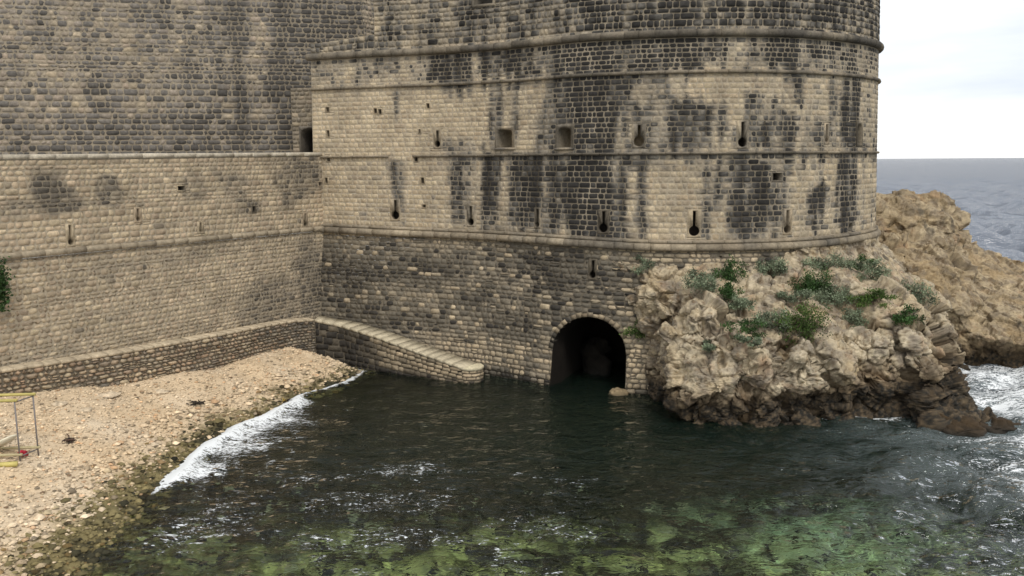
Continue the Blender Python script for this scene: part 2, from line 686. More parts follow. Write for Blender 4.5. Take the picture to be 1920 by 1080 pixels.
# the base roll dips and rises a little along the wall
TOR_PX = [(610, 429), (720, 436), (820, 440), (920, 445), (1020, 450), (1100, 457), (1153, 460), (1200, 462), (1300, 464.5), (1400, 463.5), (1467, 461), (1533, 457), (1600, 449), (1638, 438)]
q = [FW.sz(x, y) for x, y in TOR_PX]
TOR_S = np.array([a for a, b in q])
TOR_Z = np.array([b for a, b in q])
o_ = np.argsort(TOR_S)
TOR_S, TOR_Z = TOR_S[o_], np.convolve(np.pad(TOR_Z[o_], 1, mode='edge'), [0.25, 0.5, 0.25], 'valid')
S_VIS = FC.nearest((28.2, 69))[0]
S_END = FC.len
Z_EYE = lambda s: np.full_like(np.asarray(s, float), 16.05) + 0.0 * np.asarray(s)
Z_S3 = lambda s: np.full_like(np.asarray(s, float), 21.3)
Z_TOP = lambda s: np.full_like(np.asarray(s, float), 23.75)

# black weathering streaks: directions in which they show, turned into wall coordinates
STREAKS = [  # x0 x1 y0 y1 strength
    (700, 870, 0, 95, .36), (870, 960, 0, 90, .42), (960, 1100, 0, 80, .56), (1100, 1400, 0, 60, .82), (1400, 1560, 0, 60, .68), (1560, 1600, 0, 70, .85), (1600, 1650, 0, 80, .6),
    (585, 700, 75, 105, .45), (600, 810, 108, 165, .2), (690, 740, 108, 150, .45),
    (812, 885, 95, 160, .8), (918, 1000, 88, 155, .85), (1000, 1165, 75, 143, .93), (1165, 1262, 68, 137, .8), (1262, 1345, 65, 134, .88), (1345, 1420, 62, 134, .12), (1420, 1500, 65, 134, .86),
    (1500, 1585, 70, 138, .5), (1585, 1603, 75, 145, .75), (1603, 1650, 85, 148, .35),
    (738, 748, 168, 218, .85), (926, 944, 156, 285, .8), (958, 972, 156, 240, .6), (1012, 1070, 170, 285, .55), (1035, 1070, 143, 285, .62), (1070, 1162, 140, 285, 1.0),
    (1162, 1182, 140, 285, .8), (1182, 1250, 205, 285, .7), (1208, 1252, 140, 205, .55), (1262, 1345, 185, 285, .85), (1340, 1400, 235, 285, .5), (1405, 1432, 170, 285, .75), (1445, 1472, 180, 285, .8), (1410, 1500, 222, 285, .75),
    (1490, 1502, 140, 200, .7), (1500, 1590, 230, 285, .35), (1590, 1612, 148, 285, .85), (1556, 1566, 140, 285, .45), (1612, 1640, 160, 285, .15), (820, 960, 268, 287, .5), (1000, 1640, 272, 286, .5),
    (737, 753, 300, 395, .95), (728, 736, 292, 320, .5), (850, 864, 290, 420, .85), (870, 880, 290, 400, .5), (908, 936, 287, 435, 1.0), (950, 1000, 287, 440, .72), (998, 1012, 287, 440, .95), (1012, 1062, 287, 450, .6),
    (1062, 1140, 287, 460, 1.0), (1140, 1160, 287, 460, .45), (1158, 1172, 290, 440, .8), (1194, 1210, 288, 425, .85), (1314, 1328, 287, 440, .65), (1342, 1360, 287, 400, .65), (1370, 1402, 290, 440, .8),
    (1400, 1442, 300, 440, .88), (1442, 1472, 290, 420, .55), (1514, 1530, 350, 440, .85), (1532, 1545, 345, 395, .75), (1576, 1592, 287, 440, .88), (1600, 1608, 287, 400, .65), (850, 1640, 287, 306, .5), (1180, 1340, 287, 300, .5),
]
_st = []
for (x0, x1, y0, y1, a) in STREAKS:
    ym, xm = (y0 + y1) / 2, (x0 + x1) / 2
    a0 = FW.sz(x0, ym, smax=S_VIS + 1)[0]
    a1 = FW.sz(x1, ym, smax=S_VIS + 1)[0]
    zt = FW.sz(xm, y0, smax=S_VIS + 1)[1]
    zb = FW.sz(xm, y1, smax=S_VIS + 1)[1]
    if y0 <= 0:
        zt = 31
    _st.append((a0, a1, zb, zt, a))


def streaks(S, Z):
    sh = S.shape
    p = np.stack([S.ravel() * 1.9, Z.ravel() * 0.30, np.zeros(S.size)], 1)
    wob = fbm(p, 4, 5).reshape(sh)
    p2 = np.stack([S.ravel() * 3.0, Z.ravel() * 0.10, np.ones(S.size)], 1)
    tip = fbm(p2, 3, 9).reshape(sh) * 2.2
    drip = 0.88 + 0.75 * fbm(np.stack([S.ravel() * 2.6, Z.ravel() * 0.12, np.full(S.size, 4.)], 1), 3, 19).reshape(sh)
    r = np.zeros(sh)
    for (a0, a1, zb, zt, a) in _st:
        w = max(0.28, min(1.1, (a1 - a0) * 0.6))
        e = np.clip((np.minimum(S - a0, a1 - S) + wob * 1.5 * w + w * 0.8) / w, 0, 1)
        hgt_ = max(0.5, min(2.2, (zt - zb) * 0.4))
        ez = np.clip((zt - Z + 0.25 + (tip * 0.5 if zt < 15.2 or 16.6 < zt < 20.7 else 0)) / 0.45, 0, 1) * np.clip(0.55 + (Z - zb + tip * 0.8) / hgt_, 0, 1)
        r = np.maximum(r, a * e * ez)
    core = np.clip(1.3 - np.abs(S - S_CORE) / 2.4, 0, 1)
    return np.clip(r * (drip * (1 - 0.7 * core) + 0.7 * core), 0, 1)


S_CORE = FW.sz(1100, 300)[0]


def fort_tone(S, Z, cs, cz):
    """stone colours of the drum"""
    n = len(cs)
    st = streaks(S, Z)
    k = rng.random(n)[:, None]
    k2 = rng.normal(0, 1, n)[:, None]
    pp = np.stack([S.ravel() * 0.9, Z.ravel() * 0.5, np.full(S.size, 3.0)], 1)
    blot = fbm(pp, 4, 21).reshape(S.shape)
    up = np.clip((Z - 21.3) / 0.3, 0, 1)
    low = np.clip((16.0 - Z) / 0.3, 0, 1)
    right = np.clip((S - 30) / 15, 0, 1)
    ver = fbm(np.stack([S.ravel() * 3.2, Z.ravel() * 0.16, np.full(S.size, 5.0)], 1), 3, 27).reshape(S.shape)
    st = st + 0.34 * np.clip(ver - 0.05, 0, 1) * (0.5 + up + 0.5 * low + right) + (0.08 + 0.12 * up + 0.07 * low + 0.14 * right) * (k ** 2) * 2 + 0.22 * blot * (0.35 + up + 0.5 * right + 0.4 * low)
    st = st * (1 + 0.13 * k2 * (st > 0.3)) - 0.02
    st = np.clip(st * np.where(st > 0.6, 1.12, 1.0), 0, 1)
    hue = rng.random(n)[:, None]
    base = lerp(PALE, WARM, np.broadcast_to(np.clip(hue - 0.45, 0, 0.5), S.shape)) * (1 + 0.08 * rng.normal(0, 1, n))[:, None, None]
    base = lerp(base, GREY * np.array([0.94, 0.98, 1.04]), np.clip(st * 1.7, 0, 1))
    base = lerp(base, DARK * (0.8 + 0.7 * rng.random(n))[:, None, None], np.clip((st - 0.40) * 1.9, 0, 1) * 0.96)
    return base


def fort_mortar(S, Z):
    st = streaks(S, Z)
    core = np.clip(1 - np.abs(S - S_CORE) / 2.6, 0, 1) + 0.6 * np.clip((Z - 21.5) / 0.5, 0, 1) * np.clip((S - 17) / 4, 0, 1)
    grain = fbm(np.stack([S.ravel() * 2.0, Z.ravel() * 0.6, np.full(S.size, 7.)], 1), 2, 29).reshape(S.shape)
    return lerp(MORT * 1.04, MORT * 0.17, np.clip(st * (1.0 - 0.55 * np.clip(core, 0, 1)) + 0.5 * grain * st, 0, 1))


S_STRIP = FW.sz(1150, 480)[0]
S_STRIP2 = FW.sz(1480, 470)[0]


def base_tone(S, Z, cs, cz):
    """mottled stones of the battered base"""
    n = len(cs)
    pp = np.stack([cs * 0.28, cz * 0.55, np.full(n, 1.0)], 1)
    blot = fbm(pp, 3, 33)
    pd = np.stack([cs * 0.5, cz * 1.6, np.full(n, 8.0)], 1)
    clus = fbm(pd, 3, 44)
    zt = Z_TOR(cs)
    st = 0.60 + 0.36 * blot + rng.normal(0, 0.13, n)
    st += np.where(rng.random(n) < np.clip(0.13 + 0.85 * clus, 0.02, 0.8), 0.42, 0)
    st -= np.where(rng.random(n) < 0.06 + 0.16 * np.clip((cs - 14) / 6, 0, 1) * np.clip((7.5 - cz) / 2, 0, 1), 0.5, 0)
    st -= 0.45 * np.clip((3.2 - cz) / 1.6, 0, 1) * np.clip((cs - 8) / 5, 0, 1)
    st -= 0.22 * np.clip((cz - zt + 1.2) / 0.8, 0, 1)
    st -= 0.32 * np.clip((cs - S_STRIP) / 1.5, 0, 1)
    st += 0.55 * np.clip((0.75 - cz) / 0.4, 0, 1)
    st = np.clip(st, 0.03, 1)[:, None] * np.ones_like(S)
    base = lerp(PALE * 0.95, WARM, np.broadcast_to(rng.random(n)[:, None] * 0.4, S.shape)) * (1 + 0.1 * rng.normal(0, 1, n))[:, None, None]
    base = lerp(base, GREY * np.array([0.95, 0.93, 0.86]), np.clip(st * 1.7, 0, 1))
    return lerp(base, DARK * 1.1, np.clip((st - 0.48) * 1.8, 0, 1) * 0.94)


def base_mortar(S, Z):
    pp = np.stack([S.ravel() * 0.28, Z.ravel() * 0.55, np.full(S.size, 1.0)], 1)
    b = fbm(pp, 3, 33).reshape(S.shape)
    return lerp(MORT * 0.62, MORT * 0.3, np.clip(0.5 + b, 0, 1)) * np.where(Z < 0.6, 0.3, 1)[..., None]


# arch of the sea tunnel
sA0 = FW.sz(1032, 712)[0]
sA1 = FW.sz(1173, 718)[0]
ARC_C, ARC_R = (sA0 + sA1) / 2, (sA1 - sA0) / 2
ARC_TOP = FW.sz(1100, 594)[1]
ARC_SPR = max(0.3, ARC_TOP - ARC_R)
ARC_RZ = ARC_TOP - ARC_SPR


def in_arch(s, z, grow=0.0):
    ds = (s - ARC_C) / (ARC_R + grow)
    if z < ARC_SPR:
        return abs(ds) < 1
    return ds * ds + ((z - ARC_SPR) / (ARC_RZ + grow)) ** 2 < 1


opens = []
APER = []          # built after the stones are laid


def add_key(wall, px, y_top, y_hole, r_px, dist, thing, tone, inner, lst, slot_px=5.0):
    s_, z_ = wall.sz(px, y_hole, smax=None if wall is not FW else S_VIS)
    r = r_px * dist / F
    hs = max(r * 1.2, (y_hole - y_top) * dist / F) if y_top is not None else 0
    w = slot_px * dist / F
    rect = (-max(0.26, r * 1.3), max(0.26, r * 1.3), -r - 0.12, (hs if hs else r) + 0.1)
    lst.append((s_ + rect[0], s_ + rect[1], z_ + rect[2], z_ + rect[3]))
    APER.append(('gun_loop', wall, s_, z_, keyhole(r, hs, w), rect, 0.9, thing, tone, inner, 0.012, 1.5))


HOLE_SHADE = np.array([0.03, 0.025, 0.02])  # near-black colour standing in for the deep shade inside openings
for (px, yt, yh, r, inn) in [(820, 243, 269, 6.5, HOLE_SHADE), (1197, 236, 264, 9, PALE * 0.55), (1392, 232, 267, 8, HOLE_SHADE), (1549, 234, 262, 4.5, HOLE_SHADE), (742, 372, 403, 8.5, HOLE_SHADE), (882, 386, 417, 7, HOLE_SHADE),
                             (1008, 392, 421, 4.5, HOLE_SHADE), (1132, 398, 428, 8, HOLE_SHADE), (1303, 398, 433, 9, HOLE_SHADE), (1477, 395, 429, 7, HOLE_SHADE), (1594, None, 424, 5.5, HOLE_SHADE)]:
    add_key(FW, px, yt, yh, r, 60, fort, fort_tone, inn, opens)
add_key(FW, 1112, 490, 516, 6, 60, fort, base_tone, HOLE_SHADE, opens)


def add_rect(wall, x0, x1, y0, y1, rise, thing, tone, inner, lst, name, depth=1.0, pad=0.16, taper=0.95):
    a0, zb = wall.sz(x0, y1, smax=S_VIS if wall is FW else None)
    a1, zt = wall.sz(x1, y0, smax=S_VIS if wall is FW else None)
    w, h = max(0.12, a1 - a0), max(0.12, zt - zb)
    cs, cz = (a0 + a1) / 2, (zb + zt) / 2
    rect = (-w / 2 - pad, w / 2 + pad, -h / 2 - pad, h / 2 + pad)
    lst.append((cs + rect[0], cs + rect[1], cz + rect[2], cz + rect[3]))
    APER.append((name, wall, cs, cz, arch_outline(w, h, min(rise, h * 0.3)), rect, depth, thing, tone, inner))
    return cs, cz, w, h


WIN = []
for (x0, x1, y0, y1) in [(932, 960, 241, 276), (1047, 1071, 239, 276)]:
    WIN.append(add_rect(FW, x0, x1, y0, y1, 0.18, fort, fort_tone, PALE * 0.5, opens, 'embrasure', 1.5, 0.2, 0.8))
WIN.append(add_rect(FW, 888, 925, -32, 10, 0.1, fort, fort_tone, GREY * 0.6, opens, 'embrasure', 1.2, 0.2, 0.8))
s_, z_ = FW.sz(1612, 250)
rect = (-0.5, 0.5, -0.9, 0.9)
opens.append((s_ - 0.5, s_ + 0.5, z_ - 0.9, z_ + 0.9))
APER.append(('narrow_window', FW, s_, z_, arch_outline(0.6, 1.4, 0.25), rect, 0.45, fort, fort_tone, GREY * 0.35))
add_rect(FW, 1450, 1464, 325, 338, 0.0, fort, fort_tone, HOLE_SHADE, opens, 'wall_recess', 0.9, 0.1)
for (px, py, h) in [(613, 205, 9), (615, 250, 11), (803, 199, 9), (787, 246, 8), (612, 338, 9), (793, 338, 10), (795, 386, 5), (617, 298, 10), (780, 298, 9), (704, 208, 9), (712, 209, 8)]:
    add_rect(FW, px - 2.5, px + 2.5, py - h / 2, py + h / 2, 0.0, fort, fort_tone, HOLE_SHADE, opens, 'putlog_hole', 0.5, 0.07)

mas = Masonry(fort)
c0 = lambda v: (lambda s: v)
zt_ = lambda s: float(Z_TOR(s))
# base
bs1 = FW.sz(1300, 560)[0] + 1.0
opens.append((sA0 - 0.02, sA1 + 0.02, -3, ARC_SPR))
cells = lay(0.0, 40, c0(-1.4), lambda s: zt_(s) - 0.12, 0.34, 0.46, 0.05, 0.18, lambda s, z: (s < bs1 or z > 6.5) and not (z > ARC_SPR and in_arch(s, z, 0.15)), opens)
cells = [c for c in cells if not (c[3] > ARC_SPR and in_arch((c[0] + c[1]) / 2, (c[2] + c[3]) / 2, 0.15))]
mas.add(FW, cells, base_tone, base_mortar, gap=0.045, proud=0.045, dep=0.03, cut=0.08, jit=0.04, back=0.018, edge=0.4, dome=0.006)
# drum between the rolls
for z0, z1, ch, sw, sp in ((lambda s: zt_(s) + 0.15, c0(16.05), 0.36, 0.47, 0.0), (c0(16.05), c0(21.3), 0.35, 0.48, 0.0), (c0(21.3), c0(23.75), 0.32, 0.42, 0.0)):
    cells = lay(0.0, S_VIS + 2, z0, z1, ch, sw, sp, 0.1, None, opens)
    mas.add(FW, cells, fort_tone, fort_mortar, gap=0.038, proud=0.013, dep=0.015, cut=0.06, jit=0.018, back=0.005, edge=0.5, dome=0.003)
S_UP = FW.sz(700, 40)[0]
cells = lay(0.0, S_UP, c0(23.75), lambda s: 24.75 + 0.08 * s, 0.36, 0.5, 0.05, 0.15, None, opens)
mas.add(FW, cells, fort_tone, fort_mortar, gap=0.04, proud=0.05, dep=0.03, cut=0.05, jit=0.02, back=0.02)
cells = lay(S_UP, S_VIS + 2, c0(23.75), c0(30.3), 0.36, 0.46, 0.0, 0.2, None, opens)
mas.add(FW, cells, fort_tone, fort_mortar, gap=0.04, proud=0.05, dep=0.03, cut=0.06, jit=0.02, back=0.02)
mas.hide(lambda x, y: (x > 1150) & (y > 480) | (x < 606) & (y > 284) | (x < 905) & (y > 605 + (x - 620) * 0.3))
mas.build()
for a in APER:
    aperture(*a)
APER.clear()
# window sills
for (cs, cz, w, h) in WIN[:2]:
    cornice('sill', FW, cs - w / 2 - 0.25, cs + w / 2 + 0.25, lambda s, z=cz - h / 2 - 0.1: z, [(-0.1, -0.07), (0.12, -0.07), (0.14, 0.06), (-0.1, 0.08)], fort, fort_tone, seg=5)


def roll_tone(S, Z, cs, cz):
    t = fort_tone(S, Z - 0.35, cs, cz)
    g = lerp(PALE * 0.8, GREY * 0.75, np.full(S.shape, 0.55)) * (1 + 0.14 * rng.normal(0, 1))
    b = fbm(np.stack([S.ravel() * 0.35, Z.ravel() * 0.2, np.full(S.size, 3.)], 1), 3, 61).reshape(S.shape)
    up = np.clip((Z - 21) / 1.0, 0, 1)
    g = lerp(g, GREY * 0.42, np.clip(0.30 + 0.45 * up * np.clip((S - 8) / 12, 0, 1) + 1.1 * b, 0, 0.92))
    return lerp(t, g, np.full(S.shape, 0.72))


cornice('cornice_stone', FW, 0.0, S_VIS + 3, Z_TOR, roll(0.25, 0.14), fort, roll_tone, 1.25)
cornice('cornice_stone', FW, 0.0, S_VIS + 3, lambda s: Z_TOR(s) + 0.36, roll(0.11, 0.1, 5), fort, roll_tone, 1.6)
e0, e1 = FW.sz(727, 290)[0], FW.sz(774, 290)[0]
for a, b in ((0.0, e0), (e1, S_VIS + 3)):
    cornice('cornice_stone', FW, a, b, lambda s: 16.05, [(-0.05, -0.1), (0.13, -0.09), (0.2, 0.0), (0.18, 0.06), (-0.05, 0.1)], fort, roll_tone, 1.3)
cornice('cornice_stone', FW, 0.0, S_VIS + 3, lambda s: 21.3, roll(0.12, 0.1, 5), fort, roll_tone, 1.3)
cornice('cornice_stone', FW, -0.3, S_VIS + 3, lambda s: 23.75, roll(0.25, 0.13), fort, roll_tone, 1.25)

# tunnel: arch ring, vault and the rock inside it
arc = np.linspace(math.pi, 0, 22)
for k in range(21):
    t0, t1 = arc[k] - 0.006, arc[k + 1] + 0.006
    V, Cc = [], []
    wd = rng.uniform(0.2, 0.36)
    for (dd) in (0.06 + rng.uniform(-.02, .03), -0.5):
        for (t, g) in ((t0, 0.0), (t1, 0.0), (t1, wd), (t0, wd)):
            V.append(FW.pt(ARC_C + (ARC_R + g) * math.cos(t), ARC_SPR + (ARC_RZ + g) * math.sin(t), dd))
    sc = base_tone(np.full((1, 8), ARC_C), np.full((1, 8), ARC_TOP + 0.3), np.array([ARC_C + k]), np.array([ARC_TOP + 0.3]))[0] * 0.7
    link('arch_stone', mesh('arch_stone', V, [(0, 1, 2, 3), (4, 7, 6, 5), (0, 4, 5, 1), (1, 5, 6, 2), (2, 6, 7, 3), (3, 7, 4, 0)], sc), M_STONE, fort)
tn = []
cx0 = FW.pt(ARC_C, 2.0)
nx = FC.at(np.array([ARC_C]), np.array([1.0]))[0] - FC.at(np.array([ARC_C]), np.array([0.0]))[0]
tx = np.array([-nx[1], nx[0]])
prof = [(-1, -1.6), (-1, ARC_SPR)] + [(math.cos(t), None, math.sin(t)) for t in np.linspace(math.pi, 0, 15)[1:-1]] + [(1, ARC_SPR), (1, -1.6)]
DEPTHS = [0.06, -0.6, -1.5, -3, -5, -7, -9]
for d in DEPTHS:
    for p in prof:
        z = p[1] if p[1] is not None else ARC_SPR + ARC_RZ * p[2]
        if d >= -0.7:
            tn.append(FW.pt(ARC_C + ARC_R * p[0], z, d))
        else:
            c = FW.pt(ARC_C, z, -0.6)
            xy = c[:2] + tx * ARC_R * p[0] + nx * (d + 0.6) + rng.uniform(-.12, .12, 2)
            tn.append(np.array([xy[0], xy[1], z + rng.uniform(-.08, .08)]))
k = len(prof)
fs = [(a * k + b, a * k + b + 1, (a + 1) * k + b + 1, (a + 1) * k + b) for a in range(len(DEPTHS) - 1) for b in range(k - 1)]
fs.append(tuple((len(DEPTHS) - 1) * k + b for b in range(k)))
link('tunnel_vault', mesh('tunnel_vault', tn, fs, np.tile(np.array([0.014, 0.011, 0.008]), (len(tn), 1))), M_STONE, fort)  # near-black colour paints in the darkness of the tunnel

# wall tops and the hidden back of the fort, so that it is closed from above
top = Acc()
SS = np.linspace(S_UP, S_END, 60)
ring_ = [FW.pt(s, 30.3) for s in SS]
top.add(ring_, [tuple(range(60))], GREY)
S2 = np.linspace(0, S_UP, 8)
f_ = [FW.pt(s, 24.75 + 0.08 * s) for s in S2] + [FW.pt(s, 24.75 + 0.08 * s, -3.5) for s in S2]
top.add(f_, [(i, i + 1, 9 + i, 8 + i) for i in range(7)], GREY * 1.2)
a, a2 = FW.pt(S_UP, 24.0), FW.pt(S_UP, 30.3)
b = a + np.array([1.5, 9.0, 0])
top.add([a, a2, b + [0, 0, 6.3], b], [(0, 1, 2, 3)], GREY)
a, a2 = FW.pt(0.0, 9.9), FW.pt(0.0, 24.75)
b = a + np.array([1.0, 9.0, 0])
top.add([a, a2, b + [0, 0, 14.85], b], [(0, 1, 2, 3)], GREY * 1.3)
SB = np.linspace(S_VIS + 2, S_END, 30)
bk = [FW.pt(s, -1) for s in SB] + [FW.pt(s, 30.3) for s in SB]
top.add(bk, [(i, i + 1, 31 + i, 30 + i) for i in range(29)], GREY)
top.build('wall_top', M_STONE, fort)

# ------------------------------------------------------------------ LEFT CURTAIN WALL
cw = empty('curtain_wall', (-21, 57, 0), 'tan stone curtain wall with pale flat coping and sloping string course above the beach', 'wall')
CA, CB = np.array([-14.75, 68.35]), np.array([-28.6, 47.0])
dirc = (CA - CB) / np.linalg.norm(CA - CB)
CC = Curve([CB - dirc * 12, CA], smooth=False)
CWL = Wall(CC, lambda s, z: 0.012 * (16 - np.asarray(z, float)) + 0 * np.asarray(s))
L_C = CC.len
CT_PX = [(20, 481), (133, 466), (267, 458), (330, 455), (467, 441), (593, 429)]
q = [CWL.sz(x, y) for x, y in CT_PX]
pf = np.polyfit([a for a, b in q], [b for a, b in q], 1)
zc_t = lambda s: float(np.polyval(pf, s))
q = [CWL.sz(x, y) for x, y in ((5, 290), (300, 287.5), (590, 286))]
pt_ = np.polyfit([a for a, b in q], [b for a, b in q], 1)
zc_top = lambda s: float(np.polyval(pt_, s))
DRK_PX = [(100, 365, 45, 38, .8), (40, 390, 40, 20, .5), (205, 355, 26, 30, .75), (75, 385, 30, 14, .6), (365, 350, 20, 26, .5), (440, 350, 28, 25, .4), (468, 388, 18, 14, .6), (560, 335, 50, 50, .55), (540, 300, 60, 20, .4), (85, 310, 30, 14, .2),
          (580, 520, 30, 80, .6), (520, 560, 60, 40, .45), (330, 480, 120, 14, .25)]
_cd = []
for (x, y, rx, ry, a) in DRK_PX:
    s_, z_ = CWL.sz(x, y)
    s2 = CWL.sz(x + rx, y)[0]
    z2 = CWL.sz(x, y + ry)[1]
    _cd.append((s_, z_, max(0.3, abs(s2 - s_)), max(0.3, abs(z2 - z_)), a))


def cur_stain(S, Z):
    r = np.zeros(S.shape)
    w = fbm(np.stack([S.ravel() * 0.8, Z.ravel() * 0.9, np.full(S.size, 2.)], 1), 3, 3).reshape(S.shape)
    for (s_, z_, rs, rz, a) in _cd:
        d = np.sqrt(((S - s_) / rs) ** 2 + ((Z - z_) / rz) ** 2) + w * 0.8
        r = np.maximum(r, a * np.clip((1.25 - d) / 0.5, 0, 1))
    return r


def cur_tone(S, Z, cs, cz):
    n = len(cs)
    st = cur_stain(S, Z)
    bl = fbm(np.stack([cs * 0.35, cz * 0.5, np.full(n, 4.)], 1), 3, 71)
    k = np.clip(0.13 + 0.42 * bl + rng.normal(0, 0.2, n), 0, 1)
    lowr = np.array([1.0 if z < zc_t(s) else 0.0 for s, z in zip(cs, cz)])
    k = np.clip(k + 0.14 * lowr, 0, 1)
    st = np.clip(st * (1 + 0.25 * rng.normal(0, 1, n))[:, None] + k[:, None] * 0.55 + np.where(rng.random(n) < 0.04, 0.3, 0)[:, None], 0, 1)
    base = lerp(PALE * 1.02, np.array([0.40, 0.29, 0.205]), np.broadcast_to((rng.random(n) ** 1.5)[:, None] * 0.55, S.shape)) * (1 + 0.1 * rng.normal(0, 1, n))[:, None, None]
    base = lerp(base, GREY * np.array([1, .96, .9]), np.clip(st * 1.35, 0, 1))
    return lerp(base, DARK * 1.5, np.clip((st - 0.62) * 1.7, 0, 0.85))


def cur_mortar(S, Z):
    return lerp(MORT * 0.98, MORT * 0.5, np.clip(cur_stain(S, Z), 0, 1))


copens = []
for (px, yt, yh, r) in [(133, 424, 453, 5), (260, 391, 410, 4), (377, 417, 433, 3), (573, 396, 420, 5)]:
    add_key(CWL, px, yt, yh, r, 55, cw, cur_tone, HOLE_SHADE if px != 573 else np.array([0.02, 0.05, 0.015]), copens, 4.0)
for (px, py, w_, h) in [(340, 353, 12, 7), (476, 392, 5, 12), (600, 345, 6, 6)]:
    add_rect(CWL, px - w_ / 2, px + w_ / 2, py - h / 2, py + h / 2, 0, cw, cur_tone, HOLE_SHADE, copens, 'putlog_hole', 0.4, 0.07)
mc = Masonry(cw)
cells = lay(0, L_C + 0.3, lambda s: zc_t(s) + 0.2, lambda s: zc_top(s) - 0.3, 0.33, 0.42, 0.0, 0.25, None, copens)
mc.add(CWL, cells, cur_tone, cur_mortar, gap=0.034, proud=0.02, dep=0.02, cut=0.07, jit=0.035, back=0.008, edge=0.4, dome=0.004)
cells = lay(0, L_C + 0.6, c0(1.0), lambda s: zc_t(s) - 0.2, 0.29, 0.36, 0.0, 0.3, None, copens)
mc.add(CWL, cells, cur_tone, cur_mortar, gap=0.036, proud=0.03, dep=0.02, cut=0.09, jit=0.055, back=0.008, edge=0.4, dome=0.004)
mc.hide(lambda x, y: (y > 700 - x * 0.18) | (x > 600))
mc.build()
for a in APER:
    aperture(*a)
APER.clear()


def pale_tone(S, Z, cs, cz):
    return np.tile(np.array([0.50, 0.44, 0.34]) * (1 + 0.06 * rng.normal()), S.shape + (1,))


cornice('coping_stone', CWL, 0, L_C, lambda s: zc_top(s) - 0.12, [(-1.6, -0.16), (0.06, -0.16), (0.07, 0.1), (0.0, 0.12), (-1.6, 0.14)], cw, pale_tone, 1.8)
cornice('string_course_stone', CWL, 0, L_C + 0.2, lambda s: zc_t(s), [(-0.1, -0.2), (0.14, -0.18), (0.2, 0.02), (0.12, 0.17), (-0.1, 0.2)], cw, lambda S, Z, a, b: lerp(PALE * 0.9, GREY, np.full(S.shape, 0.45)) * (1 + 0.1 * rng.normal()), 1.1)
fl = Acc()
a0, a1 = CWL.pt(0, zc_top(0) - 0.25, -1.5), CWL.pt(L_C, zc_top(L_C) - 0.25, -1.5)
fl.add([a0, a1, a1 + [-6, 16, 0], a0 + [-26, 24, 0]], [(0, 1, 2, 3)], GREY * 1.3)
fl.build('rampart_walk', M_STONE, cw)

# ------------------------------------------------------------------ REAR WALL
rw = empty('rear_wall', (-30, 78, 15), 'huge grey brown rough stone wall filling the upper left behind the curtain wall', 'wall')
ra = at_y(np.array(-60.), np.array(200.), 72.0)[:2]
rb = at_y(np.array(686.), np.array(100.), 80.0)[:2]
ra = ra + (ra - rb) / np.linalg.norm(ra - rb) * 14
RC = Curve([ra, rb], smooth=False)
RWL = Wall(RC, lambda s, z: 0.05 * (24 - np.asarray(z, float)) + 0 * np.asarray(s))
_rs = []
for (x0, x1, y0, y1, a) in [(390, 430, 0, 285, .35), (432, 466, 0, 285, .95), (505, 560, 0, 285, .8), (340, 372, 0, 120, .3), (560, 690, 0, 110, .5), (150, 185, 0, 190, .3), (0, 690, 215, 290, .35), (560, 600, 60, 285, .45), (250, 330, 0, 60, .3), (60, 110, 0, 60, .25)]:
    A_ = RWL.sz(x0, (y0 + y1) / 2)
    B_ = RWL.sz(x1, (y0 + y1) / 2)
    _rs.append((A_[0], B_[0], RWL.sz(x0, y1)[1] - 2, RWL.sz(x0, y0)[1] if y0 > 0 else 40, a))


def rear_stain(S, Z):
    sh = S.shape
    wob = fbm(np.stack([S.ravel() * 0.7, Z.ravel() * 0.3, np.zeros(S.size)], 1), 3, 15).reshape(sh)
    r = np.zeros(sh)
    for (a0, a1, zb, zt, a) in _rs:
        e = np.clip((np.minimum(S - a0, a1 - S) + wob * 0.9 + 0.4) / 0.9, 0, 1)
        ez = np.clip((np.minimum(zt - Z, Z - zb) + wob * 1.2) / 1.2 + 0.5, 0, 1)
        r = np.maximum(r, a * e * ez)
    return r


def rear_tone(S, Z, cs, cz):
    n = len(cs)
    bl = fbm(np.stack([cs * 0.25, cz * 0.35, np.full(n, 6.)], 1), 3, 81)
    st = rear_stain(S, Z) * 0.95 + np.clip(0.46 + 0.34 * bl + rng.normal(0, 0.2, n) - np.where(rng.random(n) < 0.09, 0.38, 0) + np.where(rng.random(n) < 0.05, 0.25, 0), 0.02, 1)[:, None]
    st = np.clip(st, 0, 1)
    base = lerp(PALE * 0.95, np.array([0.33, 0.255, 0.21]), np.broadcast_to(rng.random(n)[:, None] * 0.6, S.shape)) * (1 + 0.1 * rng.normal(0, 1, n))[:, None, None]
    base = lerp(base, GREY * np.array([0.96, 0.98, 1.05]), np.clip(st * 1.6, 0, 1))
    return lerp(base, DARK * 1.4, np.clip((st - 0.55) * 1.5, 0, 0.8))


def rear_mortar(S, Z):
    return lerp(MORT * 0.8, MORT * 0.5, np.clip(rear_stain(S, Z), 0, 1))


